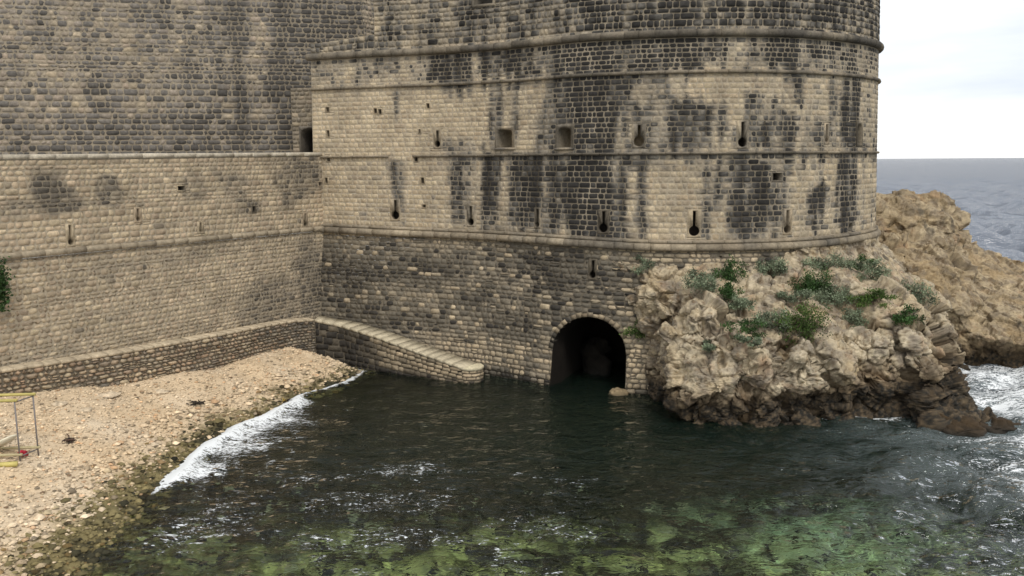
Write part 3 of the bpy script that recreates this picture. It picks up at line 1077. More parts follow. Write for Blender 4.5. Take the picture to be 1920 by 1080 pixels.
mr_ = Masonry(rw)
cells = lay(0, RC.len, c0(14.5), c0(22.5), 0.46, 0.60, 0.0, 0.2)
mr_.add(RWL, cells, rear_tone, rear_mortar, gap=0.06, proud=0.04, dep=0.03, cut=0.09, jit=0.04, back=0.015, edge=0.4, dome=0.008)
cells = lay(0, RC.len, c0(22.5), c0(36), 0.40, 0.50, 0.0, 0.3)
mr_.add(RWL, cells, rear_tone, rear_mortar, gap=0.05, proud=0.03, dep=0.02, cut=0.1, jit=0.06, back=0.008, edge=0.4, dome=0.004)
RC2 = Curve([rb + np.array([0.0, 0.0]), rb + np.array([5.0, 9.0])], smooth=False)
RW2 = Wall(RC2, lambda s, z: 0.05 * (24 - np.asarray(z, float)) + 0 * np.asarray(s))
cells = lay(0, RC2.len, c0(20.0), c0(36), 0.40, 0.50, 0.0, 0.25)
mr_.add(RW2, cells, rear_tone, rear_mortar, gap=0.06, proud=0.04, dep=0.03, cut=0.1, jit=0.05, back=0.015, edge=0.4, dome=0.008)
mr_.hide(lambda x, y: (y > 282) | (x > 585) & (y > 80))
mr_.build()
t_ = Acc()
a, b = RWL.pt(0, 36), RWL.pt(RC.len, 36)
t_.add([a, b, b + [0, 6, 0], a + [0, 6, 0]], [(0, 1, 2, 3)], GREY)
t_.build('wall_top', M_STONE, rw)

# gate pier with its dark arched door between the rear wall and the fort
gp = empty('gate_pier', (-17, 72, 15), 'narrow grey stone pier with a dark arched doorway at the corner beside the fort', 'gateway')
ga = at_y(np.array(547.), np.array(230.), 72.0)[:2]
gb = at_y(np.array(600.), np.array(230.), 71.4)[:2]
GC = Curve([ga, gb], smooth=False)
GW = Wall(GC, lambda s, z: 0 * np.asarray(s) + 0 * np.asarray(z))
gop = []
add_rect(GW, 566, 597, 240, 296, 0.45, gp, rear_tone, HOLE_SHADE, gop, 'doorway', 1.6, 0.15)
mg = Masonry(gp)
zt_g = GW.sz(560, 165)[1]
cells = lay(0, GC.len, c0(15.0), c0(zt_g), 0.36, 0.5, 0.0, 0.12, None, gop)
pier_tone = lambda S, Z, a, b: lerp(rear_tone(S, Z, a, b), PALE * 0.55, np.full(S.shape, 0.45))
mg.add(GW, cells, pier_tone, rear_mortar, gap=0.05, proud=0.04, dep=0.04, cut=0.06, jit=0.02, back=0.03)
mg.hide(lambda x, y: (y > 282) | (x > 585))
mg.build()
for a in APER:
    aperture(*a)
APER.clear()
t_ = Acc()
a, b, c = GW.pt(0, 15), GW.pt(0, zt_g), GW.pt(GC.len, zt_g)
t_.add([a, b, b + [0, 6, 0], a + [0, 6, 0], c, c + [0, 6, 0]], [(0, 1, 2, 3), (1, 4, 5, 2)], GREY * 0.9)
t_.build('pier_side', M_STONE, gp)

# ------------------------------------------------------------------ SHORE, BEACH AND SEABED
SH_PX = [(760, 690), (700, 698), (640, 718), (600, 733), (550, 748), (500, 775), (430, 803), (370, 845), (310, 895), (272, 940), (225, 985), (170, 1040), (120, 1085)]
SHP = at_z(np.array([a for a, b in SH_PX], float), np.array([b for a, b in SH_PX], float), 0.0)[:, :2]
SHP = np.vstack([[[-19.0, 69.0]], [[-15.6, 66.0]], [[-13.0, 64.1]], SHP[1:] + np.where(SHP[1:, 1:] > 61.5, [-0.9, 0], [0, 0]), [[-15.5, 24.0]], [[-15, 10]]])
oy = np.argsort(SHP[:, 1])
SHY, SHX = SHP[oy, 1], SHP[oy, 0]
shx = lambda Y: np.interp(Y, SHY, SHX)


def shore_d(X, Y):
    """metres inland of the water's edge (negative: out in the water)"""
    dY = 0.5
    g = (shx(Y + dY) - shx(Y - dY)) / (2 * dY)
    return (shx(Y) - X) / np.sqrt(1 + g * g)


def ground(X, Y):
    d = shore_d(X, Y)
    p = np.stack([X.ravel(), Y.ravel(), np.zeros(X.size)], 1)
    n1 = fbm(p * 0.35, 3, 50).reshape(X.shape)
    n2 = fbm(p * 2.2, 3, 60).reshape(X.shape)
    land = 3.5 * (1 - np.exp(-np.maximum(d, 0) / 6.0)) + 0.18 * n1 * np.clip(d / 3, 0, 1)
    sea = -0.22 * np.minimum(-np.minimum(d, 0), 9) - 0.03 * np.maximum(-d - 9, 0) + 0.5 * n1 * np.clip(-d / 4, 0, 1)
    return np.where(d > 0, land, np.minimum(sea, 0.0)) + 0.05 * n2


def grid_faces(a, b):
    i = np.arange(a * b).reshape(a, b)
    return np.stack([i[:-1, :-1], i[1:, :-1], i[1:, 1:], i[:-1, 1:]], -1).reshape(-1, 4)


SANDC = np.array([0.585, 0.445, 0.285])
SANDP = np.array([0.62, 0.50, 0.35])
ALGA = np.array([0.165, 0.135, 0.05])
WETD = np.array([0.035, 0.032, 0.018])


def beach_col(X, Y, k=None):
    d = shore_d(X, Y)
    p = np.stack([X.ravel(), Y.ravel(), np.zeros(X.size)], 1)
    b = fbm(p * 0.5, 4, 90).reshape(X.shape)
    b2 = fbm(p * 1.3, 3, 95).reshape(X.shape)
    c = lerp(SANDC, SANDP, np.clip(0.4 + b + 0.06 * (d - 5), 0, 1))
    w = np.clip(1 - (d - 0.6 - 0.8 * b2 + np.clip((42 - Y) * 0.06, -0.6, 0.5) * -0.9) / 1.2, 0, 1)
    c = lerp(c, ALGA, np.clip(w * 1.1, 0, 0.9))
    dk = np.clip(1 - (d + 0.2 - 0.9 * b2) / 1.1, 0, 1) * np.clip(0.5 + b2 * 2.4, 0, 1)
    return lerp(c, WETD, dk)


bx, by = np.arange(-46, -5, 0.125), np.arange(20, 66.5, 0.14)
GX, GY = np.meshgrid(bx, by, indexing='ij')
GZ = ground(GX, GY)
bf = grid_faces(*GX.shape)
keepf = (shore_d(GX, GY).ravel()[bf] > -1.0).any(1)
V = np.stack([GX, GY, GZ], -1).reshape(-1, 3)
beach = link('beach', mesh('beach', V, bf[keepf], beach_col(GX, GY).reshape(-1, 3), True), M_PEBBLE)
beach['kind'] = 'structure'

# seabed
sx, sy = np.arange(-22, 44, 0.16), np.arange(22, 72, 0.18)
BX, BY = np.meshgrid(sx, sy, indexing='ij')
p = np.stack([BX.ravel(), BY.ravel(), np.zeros(BX.size)], 1)
BZ = ground(BX, BY) - 0.25 + (0.55 * fbm(p * 0.45, 4, 77)).reshape(BX.shape) * np.clip(-shore_d(BX, BY) / 3, 0, 1)
b1 = fbm(p * np.array([0.22, 0.3, 1]), 4, 101).reshape(BX.shape)
b2 = fbm(p * np.array([0.9, 1.1, 1]), 5, 111, 0.65).reshape(BX.shape)
weed = np.array([0.040, 0.032, 0.020])
olive = np.array([0.42, 0.44, 0.19])
sandg = np.array([0.40, 0.54, 0.36])
near = np.clip((39.6 - BY + 0.04 * BX) / 4.0, 0, 1) * np.clip((BX + 14) / 8, 0.25, 1)
g1 = np.clip(near * (0.55 + 1.6 * b1 + 2.2 * b2), 0, 1)
mid = np.clip(1 - np.hypot((BX - 14) / 9.5, (BY - 37.5) / 5.5), 0, 1)
g2 = np.clip(mid * (0.55 + 1.6 * b1 + 2.0 * b2), 0, 1)
bc = lerp(weed, olive, g1)
bc = lerp(bc, sandg, np.clip(g2, 0, 1) * np.clip(0.55 + BX * 0.03, 0, 1))
bed = link('seabed', mesh('seabed', np.stack([BX, BY, BZ], -1).reshape(-1, 3), grid_faces(*BX.shape), bc.reshape(-1, 3), True), M_BED)
bed['kind'] = 'structure'
dm = Acc()
dm.add([(-6000, -200, -9), (9000, -200, -9), (9000, 9000, -9), (-6000, 9000, -9)], [(0, 1, 2, 3)], (0.03, 0.05, 0.05))
dfl = dm.build('deep_seabed', M_BED)
dfl['kind'] = 'structure'

# stones lying on the seabed of the shallows
def bed_stones():
    r = np.random.default_rng(12)
    n = 14000
    Y = 27 + 16 * r.random(n) ** 1.3
    X = -17 + 42 * r.random(n)
    ok = shore_d(X, Y) < 0.2
    X, Y = X[ok], Y[ok]
    n = len(X)
    i = np.clip(((X - sx[0]) / 0.16).astype(int), 0, len(sx) - 1)
    j = np.clip(((Y - sy[0]) / 0.18).astype(int), 0, len(sy) - 1)
    Z = BZ[i, j]
    sz = 0.05 + 0.20 * r.random(n) ** 2.5
    v = OCT_V[None] * (1 + r.normal(0, 0.16, (n, 10, 1))) * (sz[:, None] * r.uniform(0.6, 1.4, (n, 3)) * np.array([1.1, 0.9, 0.6]))[:, None]
    v = v + np.stack([X, Y, Z + sz * 0.15], 1)[:, None]
    c = bc[i, j] * r.uniform(0.5, 1.9, (n, 1))
    c = np.where(r.random((n, 1)) < 0.30, np.array([0.03, 0.026, 0.018]), c)
    c = np.where(r.random((n, 1)) < 0.06, np.array([0.32, 0.33, 0.22]), c)
    f = (OCT_F[None] + np.arange(n)[:, None, None] * 10).reshape(-1, 3)
    o = link('submerged_stones', mesh('submerged_stones', v.reshape(-1, 3), f, np.repeat(c, 10, 0)), M_BED)
    o['kind'] = 'stuff'


# pebbles lying over the beach
OCT_V = np.array([[1, 0, 0], [-1, 0, 0], [0, 1, 0], [0, -1, 0], [0, 0, 1], [0, 0, -1], [.6, .6, .45], [-.6, .6, .45], [-.6, -.6, .45], [.6, -.6, .45]], float)
OCT_F = np.array([[4, 6, 7], [4, 7, 8], [4, 8, 9], [4, 9, 6], [6, 2, 7], [7, 1, 8], [8, 3, 9], [9, 0, 6], [0, 2, 6], [2, 1, 7], [1, 3, 8], [3, 0, 9]])


def pebbles(n, dmin, dmax, smin, smax, seed):
    r = np.random.default_rng(seed)
    Y = 22 + 44 * r.random(n * 4) ** 1.1
    d = dmin + (dmax - dmin) * r.random(n * 4) ** 1.15
    X = shx(Y) - d
    px, py = proj(np.stack([X, Y, ground(X, Y)], 1))
    algae_ = r.random(n * 4)
    ok = (px > -420) & (px < 900) & (py < 1180)
    X, Y, d = X[ok][:n], Y[ok][:n], d[ok][:n]
    n = len(X)
    s = smin + (smax - smin) * r.random(n) ** 2.6
    Z = ground(X, Y) + s * 0.12
    sc = s[:, None] * r.uniform(0.65, 1.3, (n, 3)) * np.array([1, 1, 0.62])
    v = OCT_V[None] * (1 + r.normal(0, 0.12, (n, 10, 1))) * sc[:, None]
    a = r.random(n) * 6.28
    ca, sa = np.cos(a)[:, None], np.sin(a)[:, None]
    v = np.stack([v[..., 0] * ca - v[..., 1] * sa, v[..., 0] * sa + v[..., 1] * ca, v[..., 2]], -1) + np.stack([X, Y, Z], 1)[:, None]
    jx_ = r.normal(0, 0.75, n)
    c = beach_col(X + jx_, Y) * (1 + 0.22 * r.normal(0, 1, n))[:, None].clip(0.4, 1.7)
    tint = r.random((n, 1))
    c = np.where(tint < 0.10, c * np.array([0.95, 0.80, 0.70]), np.where(tint > 0.86, c * np.array([1.08, 1.1, 1.12]), c))
    c = np.where(r.random((n, 1)) < 0.08, c * 0.45, c)
    f = (OCT_F[None] + np.arange(n)[:, None, None] * 10).reshape(-1, 3)
    return v.reshape(-1, 3), f, np.repeat(c, 10, 0)


bed_stones()
v, f, c = pebbles(25000, -0.6, 17, 0.035, 0.13, 5)
pb = link('pebbles', mesh('pebbles', v, f, c), M_PEBBLE)
pb['kind'] = 'stuff'
v, f, c = pebbles(2600, -1.2, 3.0, 0.08, 0.26, 6)
pb = link('shoreline_cobbles', mesh('shoreline_cobbles', v, f, c), M_PEBBLE)
pb['kind'] = 'stuff'

# ------------------------------------------------------------------ LOW BEACH WALL AND JETTY
lw = empty('beach_wall', (-22, 52, 2), 'low rubble wall with pale coping along the back of the pebble beach', 'wall')
LW_PX = [(-90, 709, 4.5), (0, 694, 4.5), (120, 676, 4.45), (250, 655, 4.4), (400, 628, 4.25), (500, 609, 4.05), (550, 601, 3.9), (590, 598.5, 3.75)]
JT_PX = [(590, 598.5, 3.75), (640, 609, 3.3), (700, 628, 2.75), (760, 650, 2.15), (830, 675, 1.5), (872, 690, 1.12)]
wpt = lambda L: at_z(np.array([a for a, b, c in L], float), np.array([b for a, b, c in L], float), np.array([c for a, b, c in L]))
LWP, JTP = wpt(LW_PX), wpt(JT_PX)


def make_low_wall(thing, P, zfoot, wtop, ch, sw, tone, mort, rub, smooth=True, round_end=False):
    pts = P[:, :2]
    if round_end:
        d = pts[-1] - pts[-2]
        d /= np.linalg.norm(d)
        n = np.array([d[1], -d[0]])
        cc = pts[-1] - n * wtop / 2
        ext = [cc + (wtop / 2) * (n * math.cos(t) + d * math.sin(t)) for t in np.linspace(0, math.pi, 13)[1:]]
        pts = np.vstack([pts, ext, [pts[0] - n * wtop]])
    c = Curve(pts, smooth=smooth and not round_end)
    w = Wall(c, lambda s, z: 0 * np.asarray(s) + 0 * np.asarray(z))
    s_, z_ = [], []
    for q in P:
        s_.append(c.nearest(q[:2])[0])
        z_.append(q[2])
    zt = lambda s: float(np.interp(s, s_, z_))
    return c, w, zt, s_


def rub_tone(S, Z, cs, cz):
    n = len(cs)
    bl = fbm(np.stack([cs * 0.4, cz * 0.8, np.full(n, 9.)], 1), 3, 131)
    st = np.clip(0.24 + 0.35 * bl + rng.normal(0, 0.18, n), 0, 1)
    st = np.clip(st + 0.5 * np.clip((cs - (S_LW - 6)) / 4, 0, 1) * rng.random(n), 0, 1)[:, None] * np.ones_like(S)
    base = lerp(PALE * 0.9, np.array([0.36, 0.22, 0.14]), np.broadcast_to((rng.random(n) ** 1.3)[:, None] * 0.7, S.shape)) * (1 + 0.1 * rng.normal(0, 1, n))[:, None, None]
    base = lerp(base, GREY, np.clip(st * 1.25, 0, 1))
    return lerp(base, DARK * 1.5, np.clip((st - 0.65) * 1.8, 0, 0.85))


rub_mort = lambda S, Z: np.tile(MORT * 0.45, S.shape + (1,))
cL, wL, ztL, sL = make_low_wall(lw, LWP, 0, 0.8, .3, .4, None, None, 0)
S_LW = cL.len
ml = Masonry(lw)
cells = lay(0, S_LW, c0(0.4), lambda s: ztL(s) - 0.16, 0.25, 0.34, 0.10, 0.25)
ml.add(wL, cells, rub_tone, rub_mort, gap=0.055, proud=0.09, dep=0.05, cut=0.10, jit=0.045, back=0.045, edge=0.35, dome=0.03)
ml.hide(lambda x, y: y > 735 - 0.12 * x)
ml.build()
cop_tone = lambda S, Z, a, b: np.tile(np.array([0.47, 0.385, 0.265]) * (1 + 0.09 * rng.normal()), S.shape + (1,))
cornice('coping_stone', wL, 0, S_LW, lambda s: ztL(s) - 0.08, [(-0.85, -0.1), (0.03, -0.09), (0.05, 0.05), (0.0, 0.08), (-0.85, 0.1)], lw, cop_tone, 0.75)
t_ = Acc()
SS = np.linspace(0, S_LW, 24)
ff = [wL.pt(s, ztL(s) - 0.35, -0.8) for s in SS] + [wL.pt(s, ztL(s) - 0.35, -5.5) for s in SS]
t_.add(ff, [(i, i + 1, 25 + i, 24 + i) for i in range(23)], PALE * 0.7)
t_.build('walkway', M_STONE, lw)

jt = empty('jetty', (-8, 62.5, 0), 'sloping stone jetty with pale coping blocks and rounded end in the dark water', 'jetty')
cJ, wJ, ztJ_, sJ = make_low_wall(jt, JTP, 0, 1.7, .3, .4, None, None, 0, True, True)
S_J = sJ[-1]
s_end = cJ.len
d_round = 0.85 * math.pi
back0 = S_J + d_round


def ztJ(s):
    if s <= S_J:
        return ztJ_(s)
    if s <= back0:
        return JTP[-1, 2]
    return float(np.interp(s, [back0, s_end], [JTP[-1, 2], JTP[0, 2]]))


def jet_tone(S, Z, cs, cz):
    n = len(cs)
    bl = fbm(np.stack([cs * 0.6, cz * 0.5, np.full(n, 12.)], 1), 3, 141)
    st = 0.40 + 0.45 * bl + rng.normal(0, 0.15, n) + 0.6 * np.clip((6.5 - cs) / 3, 0, 1)
    st -= 0.25 * np.clip((cs - 9) / 3, 0, 1)
    zt = np.array([ztJ(s) for s in cs])
    st -= 0.15 * np.clip(1 - (zt - cz) / 0.5, 0, 1)
    st += 0.7 * np.clip((0.45 - cz) / 0.3, 0, 1)
    st = np.clip(st, 0, 1)[:, None] * np.ones_like(S)
    base = lerp(PALE * 0.9, WARM, np.broadcast_to(rng.random(n)[:, None] * 0.6, S.shape)) * (1 + 0.1 * rng.normal(0, 1, n))[:, None, None]
    base = lerp(base, GREY * np.array([.95, .88, .75]), np.clip(st * 1.4, 0, 1))
    return lerp(base, DARK, np.clip((st - 0.55) * 2.0, 0, 0.92))


mj = Masonry(jt)
cells = lay(0, back0 + 8, c0(-1.2), lambda s: ztJ(s) - 0.2, 0.36, 0.55, 0.0, 0.15)
mj.add(wJ, cells, jet_tone, lambda S, Z: np.tile(MORT * 0.4, S.shape + (1,)), gap=0.04, proud=0.05, dep=0.04, cut=0.06, jit=0.02, back=0.03, edge=0.35)
mj.build()
# coping blocks across the jetty, one by one, and the rounded last one
n_ = np.array([cJ.N[5, 0], cJ.N[5, 1]])
x = 0.0
while x < S_J - 0.05:
    w = rng.uniform(0.55, 0.85)
    if S_J - (x + w) < 0.35:
        w = S_J - x
    zs = [ztJ(x + 0.01), ztJ(x + w - 0.01)]
    j = rng.normal(0, 0.006)
    P_ = []
    for zz in (-0.2, 0.0):
        for (q, z) in ((x + 0.012, zs[0]), (x + w - 0.012, zs[1])):
            for dd in (0.06 + j, -1.74 + j):
                P_.append(wJ.pt(min(q, S_J), z + zz + j * 0.5, dd))
    link('coping_stone', mesh('coping_stone', P_, [(0, 2, 3, 1), (4, 5, 7, 6), (0, 4, 6, 2), (1, 3, 7, 5), (0, 1, 5, 4), (2, 6, 7, 3)], np.tile(np.array([0.50, 0.43, 0.30]) * (1 + 0.08 * rng.normal()), (8, 1))), M_STONE, jt)
    x += w
SE = np.linspace(S_J, back0, 12)
ztip = JTP[-1, 2]
P_ = [wJ.pt(s, ztip - 0.2, 0.06) for s in SE] + [wJ.pt(s, ztip - 0.03, 0.06) for s in SE] + [wJ.pt(s, ztip + 0.02, 0.0) for s in SE]
fs = [(i, i + 1, 13 + i, 12 + i) for i in range(11)] + [(12 + i, 13 + i, 25 + i, 24 + i) for i in range(11)] + [tuple(24 + i for i in range(12)), tuple(range(12))[::-1]]
link('coping_stone', mesh('coping_stone', P_, fs, np.tile(np.array([0.56, 0.49, 0.33]), (36, 1))), M_STONE, jt)

# ------------------------------------------------------------------ ROCKS
LIME = np.array([0.46, 0.385, 0.265])
TAN = np.array([0.33, 0.25, 0.145])
GRYR = np.array([0.27, 0.235, 0.185])
BROWN = np.array([0.115, 0.075, 0.038])
BLACK = np.array([0.022, 0.02, 0.016])


def blocks(P, size, seed, amp, crack, cw_, tilt=0.5, dome=0.0, gate=1.0):
    q = P / np.asarray(size)
    q = q + 0.14 * np.stack([fbm(P * 0.5, 2, seed + 5), fbm(P * 0.5, 2, seed + 6), fbm(P * 0.5, 2, seed + 7)], 1)
    f1, f2, r, v = worley(q, seed)
    h = (r[:, 0] - 0.5) * amp + ((r[:, 1:] - 0.5) * v).sum(1) * tilt * amp * 2
    c = np.exp(-((f2 - f1) / cw_) ** 2) * gate
    return h - crack * c + dome * (0.3 - f1 ** 2), r, c


# dip of the strata: beds lean down to the left
ROT = np.array([[0.86, 0.12, -0.5], [-0.05, 0.99, 0.1], [0.5, -0.06, 0.86]])


def rock_large(P):
    Q = P @ ROT.T
    gate = np.clip(0.5 + 2.2 * fbm(P * 0.35, 2, 311), 0.1, 1.3)
    h0, r0, c0_ = blocks(Q, (3.3, 3.0, 3.1), 301, 1.25, 0.55, 0.07, 0.5, 0.2, gate)
    return h0 + fbm(P * 0.55, 2, 304) * 0.5, r0


def rock_medium(P):
    Q = P @ ROT.T
    gate = np.clip(0.6 + 2.2 * fbm(P * 0.5, 2, 312), 0.15, 1.3)
    h1, r1, c1 = blocks(Q, (1.45, 1.35, 1.2), 302, 0.50, 0.26, 0.06, 0.7, 0.08, gate)
    return h1 + fbm(P * 1.5, 3, 308, 0.55) * 0.14, r1


def rock_small(P):
    h2, r2, c2 = blocks(P, (0.55, 0.55, 0.45), 303, 0.10, 0.05, 0.08, 0.8, 0.02)
    h3, r3, c3 = blocks(P, (0.22, 0.22, 0.17), 306, 0.05, 0.02, 0.1, 0.8)
    return h2 + h3 + fbm(P * 4.0, 3, 305, 0.6) * 0.09, r2


def rock_relief(P, big=1.0):
    Q = P @ ROT.T
    gate = np.clip(0.5 + 2.2 * fbm(P * 0.35, 2, 311), 0.1, 1.3)
    h0, r0, c0_ = blocks(Q, (3.3, 3.0, 3.1), 301, 1.3, 0.6, 0.05, 0.7, 0.15, gate)
    h1, r1, c1 = blocks(Q, (1.5, 1.45, 1.35), 302, 0.58, 0.28, 0.055, 0.75, 0.10, gate)
    h2, r2, c2 = blocks(P, (0.6, 0.6, 0.5), 303, 0.20, 0.05, 0.07, 0.8, 0.02)
    h3, r3, c3 = blocks(P, (0.22, 0.22, 0.18), 306, 0.07, 0.02, 0.1, 0.8)
    n = fbm(P * 0.9, 5, 304, 0.62) * 0.5 + (0.5 - np.abs(fbm(P * 1.6, 5, 308, 0.6))) * 0.26 + fbm(P * 4.5, 3, 305, 0.6) * 0.12 + h3
    return (h0 * big + h1 + h2 + n), r0, r1, r2, (c0_, c1)


def rock_colour(P, r0, r1, r2, wet, grey, seed):
    n = len(P)
    b = fbm(P * 0.45, 4, seed)
    b2 = fbm(P * 1.7, 4, seed + 3)
    b3 = fbm(P * 6.0, 3, seed + 6)
    c = lerp(LIME, TAN, np.clip(0.35 + 0.9 * b + 0.5 * (r1[:, 2] - 0.5), 0, 1))
    c = lerp(c, GRYR, np.clip(grey + 0.14 + 1.5 * b2, 0, 0.9))
    c = lerp(c, np.array([0.40, 0.25, 0.15]), np.clip(1.6 * fbm(P * 0.8, 3, seed + 9) - 0.45, 0, 0.7))
    c = lerp(c, BROWN * 1.3, np.clip(1.9 * b3 - 0.2 + 0.7 * (r2[:, 2] - 0.6) + 0.6 * b2, 0, 0.7))
    c = c * (0.86 + 0.3 * r2[:, 3] * 0.6 + 0.18 * r1[:, 3])[:, None]
    c = lerp(c, np.array([0.075, 0.07, 0.06]), np.clip(3.2 * fbm(P * np.array([1.1, 1.1, 0.7]), 5, seed + 12, 0.65) - 0.75, 0, 0.75))
    w = np.clip(wet + 0.9 * b2 * 0.6, 0, 1)
    c = lerp(c, BROWN, np.clip(w * 1.6, 0, 1) * 0.85)
    return lerp(c, BLACK, np.clip((w - 0.35) * 2.0, 0, 1) * np.clip(0.75 + b3, 0.3, 1))


# near outcrop under the fort, laid out in the fort's own wall coordinates
WL_PX = [(1180, 737), (1215, 755), (1262, 778), (1330, 795), (1400, 797), (1500, 792), (1600, 787), (1700, 784), (1780, 800), (1850, 800)]
WLP = at_z(np.array([a for a, b in WL_PX], float), np.array([b for a, b in WL_PX], float), 0.0)
q = [FC.nearest(p[:2]) for p in WLP]
S_L0 = FW.sz(1128, 478)[0]
d_s = [S_L0 - 2.0] + [a for a, b in q]
d_d = [0.0] + [b for a, b in q]
od = np.argsort(d_s)
d_s, d_d = np.array(d_s)[od], np.array(d_d)[od]
s_last = d_s[-1]
bp_ = [FC.nearest(at_y(np.array(float(x)), np.array(500.), y)[:2]) for x, y in ((1846, 51.5), (1830, 56), (1812, 61), (1795, 67), (1770, 74))]
bp_ = sorted(k for k in bp_ if k[0] > s_last)
d_s = np.r_[d_s, [a for a, b in bp_], bp_[-1][0] + 8]
d_d = np.r_[d_d, [b for a, b in bp_], 3.0]
print('BACK', s_last, bp_)
nS, nZ = 820, 380
uS = np.linspace(S_L0 - 1.0, s_last + 14, nS)
uT = np.linspace(0, 1, nZ)
RS, RT = np.meshgrid(uS, uT, indexing='ij')
ztop_ = np.interp(RS, TOR_S, TOR_Z) - 0.15 - 1.0 * np.clip((RS - S_STRIP + 1) / 1.2, 0, 1) * np.clip((S_STRIP2 + 1.0 - RS) / 3.0, 0, 1) + 0.25 * np.clip((RS - S_VIS + 3) / 3, 0, 1)
RZ = -2.2 + RT * (ztop_ + 2.2)
hfr = np.clip(RZ / 9.2, -0.3, 1)
w_ = np.interp(hfr, [-0.3, -0.05, 0.0, 0.08, 0.16, 0.34, 0.55, 0.78, 0.93, 1.0], [0.92, 0.94, 0.95, 0.96, 0.97, 0.96, 0.76, 0.40, 0.12, 0.02])
D0 = np.interp(RS, d_s, d_d)
w2_ = np.interp(hfr, [-0.3, 0.0, 0.06, 0.14, 0.22, 0.34, 0.55, 0.78, 0.93, 1.0], [0.92, 0.96, 0.87, 0.80, 0.78, 0.76, 0.66, 0.38, 0.12, 0.02])
kR = np.clip((RS - 37.8) / 1.6, 0, 1)
w_ = w_ * (1 - kR) + w2_ * kR
kM = np.clip((RS - 30.5) / 2, 0, 1) * (1 - kR)
w_ = w_ - 0.07 * kM * np.clip(1 - np.abs(RZ - 0.9) / 1.3, 0, 1)
# left edge: the rock dies into the masonry along a slanting line
e_px = [(1128, 478), (1150, 520), (1185, 580), (1196, 640), (1204, 700), (1206, 745)]
eq = [FW.sz(x, y) for x, y in e_px]
ez = np.array([b for a, b in eq])[::-1]
es = np.array([a for a, b in eq])[::-1]
edge_s = np.interp(RZ, ez, es)
lf = np.clip((RS - edge_s + 0.3) / 2.5, -0.5, 1)
# plan direction away from the fort
n3 = np.stack([np.interp(RS, FC.S, FC.N[:, 0]), np.interp(RS, FC.S, FC.N[:, 1])], -1)
Doff = D0 * w_ * np.clip(lf, 0, 1) ** 0.6 + np.where(lf < 0.25, np.maximum((lf - 0.25) * 3.0, -0.6), 0)
P0 = FW.pt(RS, np.full_like(RZ, 9.5)) * 1.0
base_off = 0.35 * np.ones_like(RS)
RP = np.concatenate([P0[..., :2] + n3 * (Doff + base_off - 0.25)[..., None], RZ[..., None]], -1).reshape(-1, 3)
rel, r0 = rock_large(RP)
hm = (0.55 + 0.45 * np.clip((1 - hfr.ravel()) * 2.2, 0, 1)) * np.clip(lf.ravel() * 1.5 + 0.4, 0.15, 1)
slope = np.clip((hfr.ravel() - 0.35) * 1.6, 0, 0.75)
def grid_normals(Pg, it=8):
    du, dv = np.gradient(Pg, axis=0), np.gradient(Pg, axis=1)
    n = np.cross(du, dv)
    n /= np.maximum(np.linalg.norm(n, axis=-1), 1e-9)[..., None]
    for _ in range(it):
        n[1:-1] = (n[:-2] + n[1:-1] * 2 + n[2:]) / 4
        n[:, 1:-1] = (n[:, :-2] + n[:, 1:-1] * 2 + n[:, 2:]) / 4
    return n / np.maximum(np.linalg.norm(n, axis=-1), 1e-9)[..., None]


nn = grid_normals(RP.reshape(nS, nZ, 3), 14).reshape(-1, 3)
nn *= np.sign((nn * (np.array([5, -20, 12]) - RP)).sum(1).mean())
# the few great cracks and bulging faces that give this outcrop its look
qx, qy = proj(RP)
front = (nn * (np.array([0, 0, H]) - RP)).sum(1) > 0


def on_rock(px, py):
    return RP[((qx - px) ** 2 + (qy - py) ** 2 + np.where(front, 0, 1e9)).argmin()]


for line, dep_, wid_ in [([(1395, 792), (1420, 752), (1455, 715), (1470, 660), (1482, 625)], 1.0, 0.20), ([(1500, 580), (1515, 640), (1530, 690), (1560, 720)], 0.9, 0.22), ([(1215, 620), (1250, 598), (1300, 560)], 0.8, 0.22),
                         ([(1255, 650), (1300, 640), (1330, 622)], 0.6, 0.18), ([(1600, 700), (1650, 690), (1700, 705)], 0.5, 0.2), ([(1355, 640), (1352, 690)], 0.4, 0.12)]:
    pts_ = [on_rock(*l) for l in line]
    d_ = np.full(len(RP), 99.0)
    for a, b in zip(pts_[:-1], pts_[1:]):
        ab = b - a
        t = np.clip(((RP - a) @ ab) / max(ab @ ab, 1e-6), 0, 1)
        d_ = np.minimum(d_, np.linalg.norm(RP - a - t[:, None] * ab, axis=1))
    rel = rel - dep_ * np.exp(-((d_ + 0.12 * fbm(RP * 2, 2, 333)) / (wid_ * 1.35)) ** 2) * 1.15
for px, py, r_, a_ in [(1312, 590, 1.5, 0.9), (1290, 765, 1.9, 0.9), (1640, 645, 1.6, 0.8), (1385, 650, 1.3, 0.6), (1430, 700, 1.2, 0.5), (1500, 668, 1.2, 0.7), (1345, 650, 0.8, 0.5), (1560, 700, 1.4, 0.6), (1700, 640, 1.6, 0.5), (1215, 545, 1.3, 0.5)]:
    d_ = np.linalg.norm(RP - on_rock(px, py), axis=1)
    rel = rel + a_ * np.clip(1 - (d_ / r_) ** 2, 0, 1)
RPd = RP + nn * (rel * hm * 0.95)[:, None]


def refine(Pg, k, f, it):
    n = grid_normals(Pg, it).reshape(-1, 3)
    P_ = Pg.reshape(-1, 3)
    n *= np.sign((n * (np.array([5, -20, 12]) - P_)).sum(1).mean())
    h, r = f(P_)
    return P_ + n * (h * k)[:, None], h, r


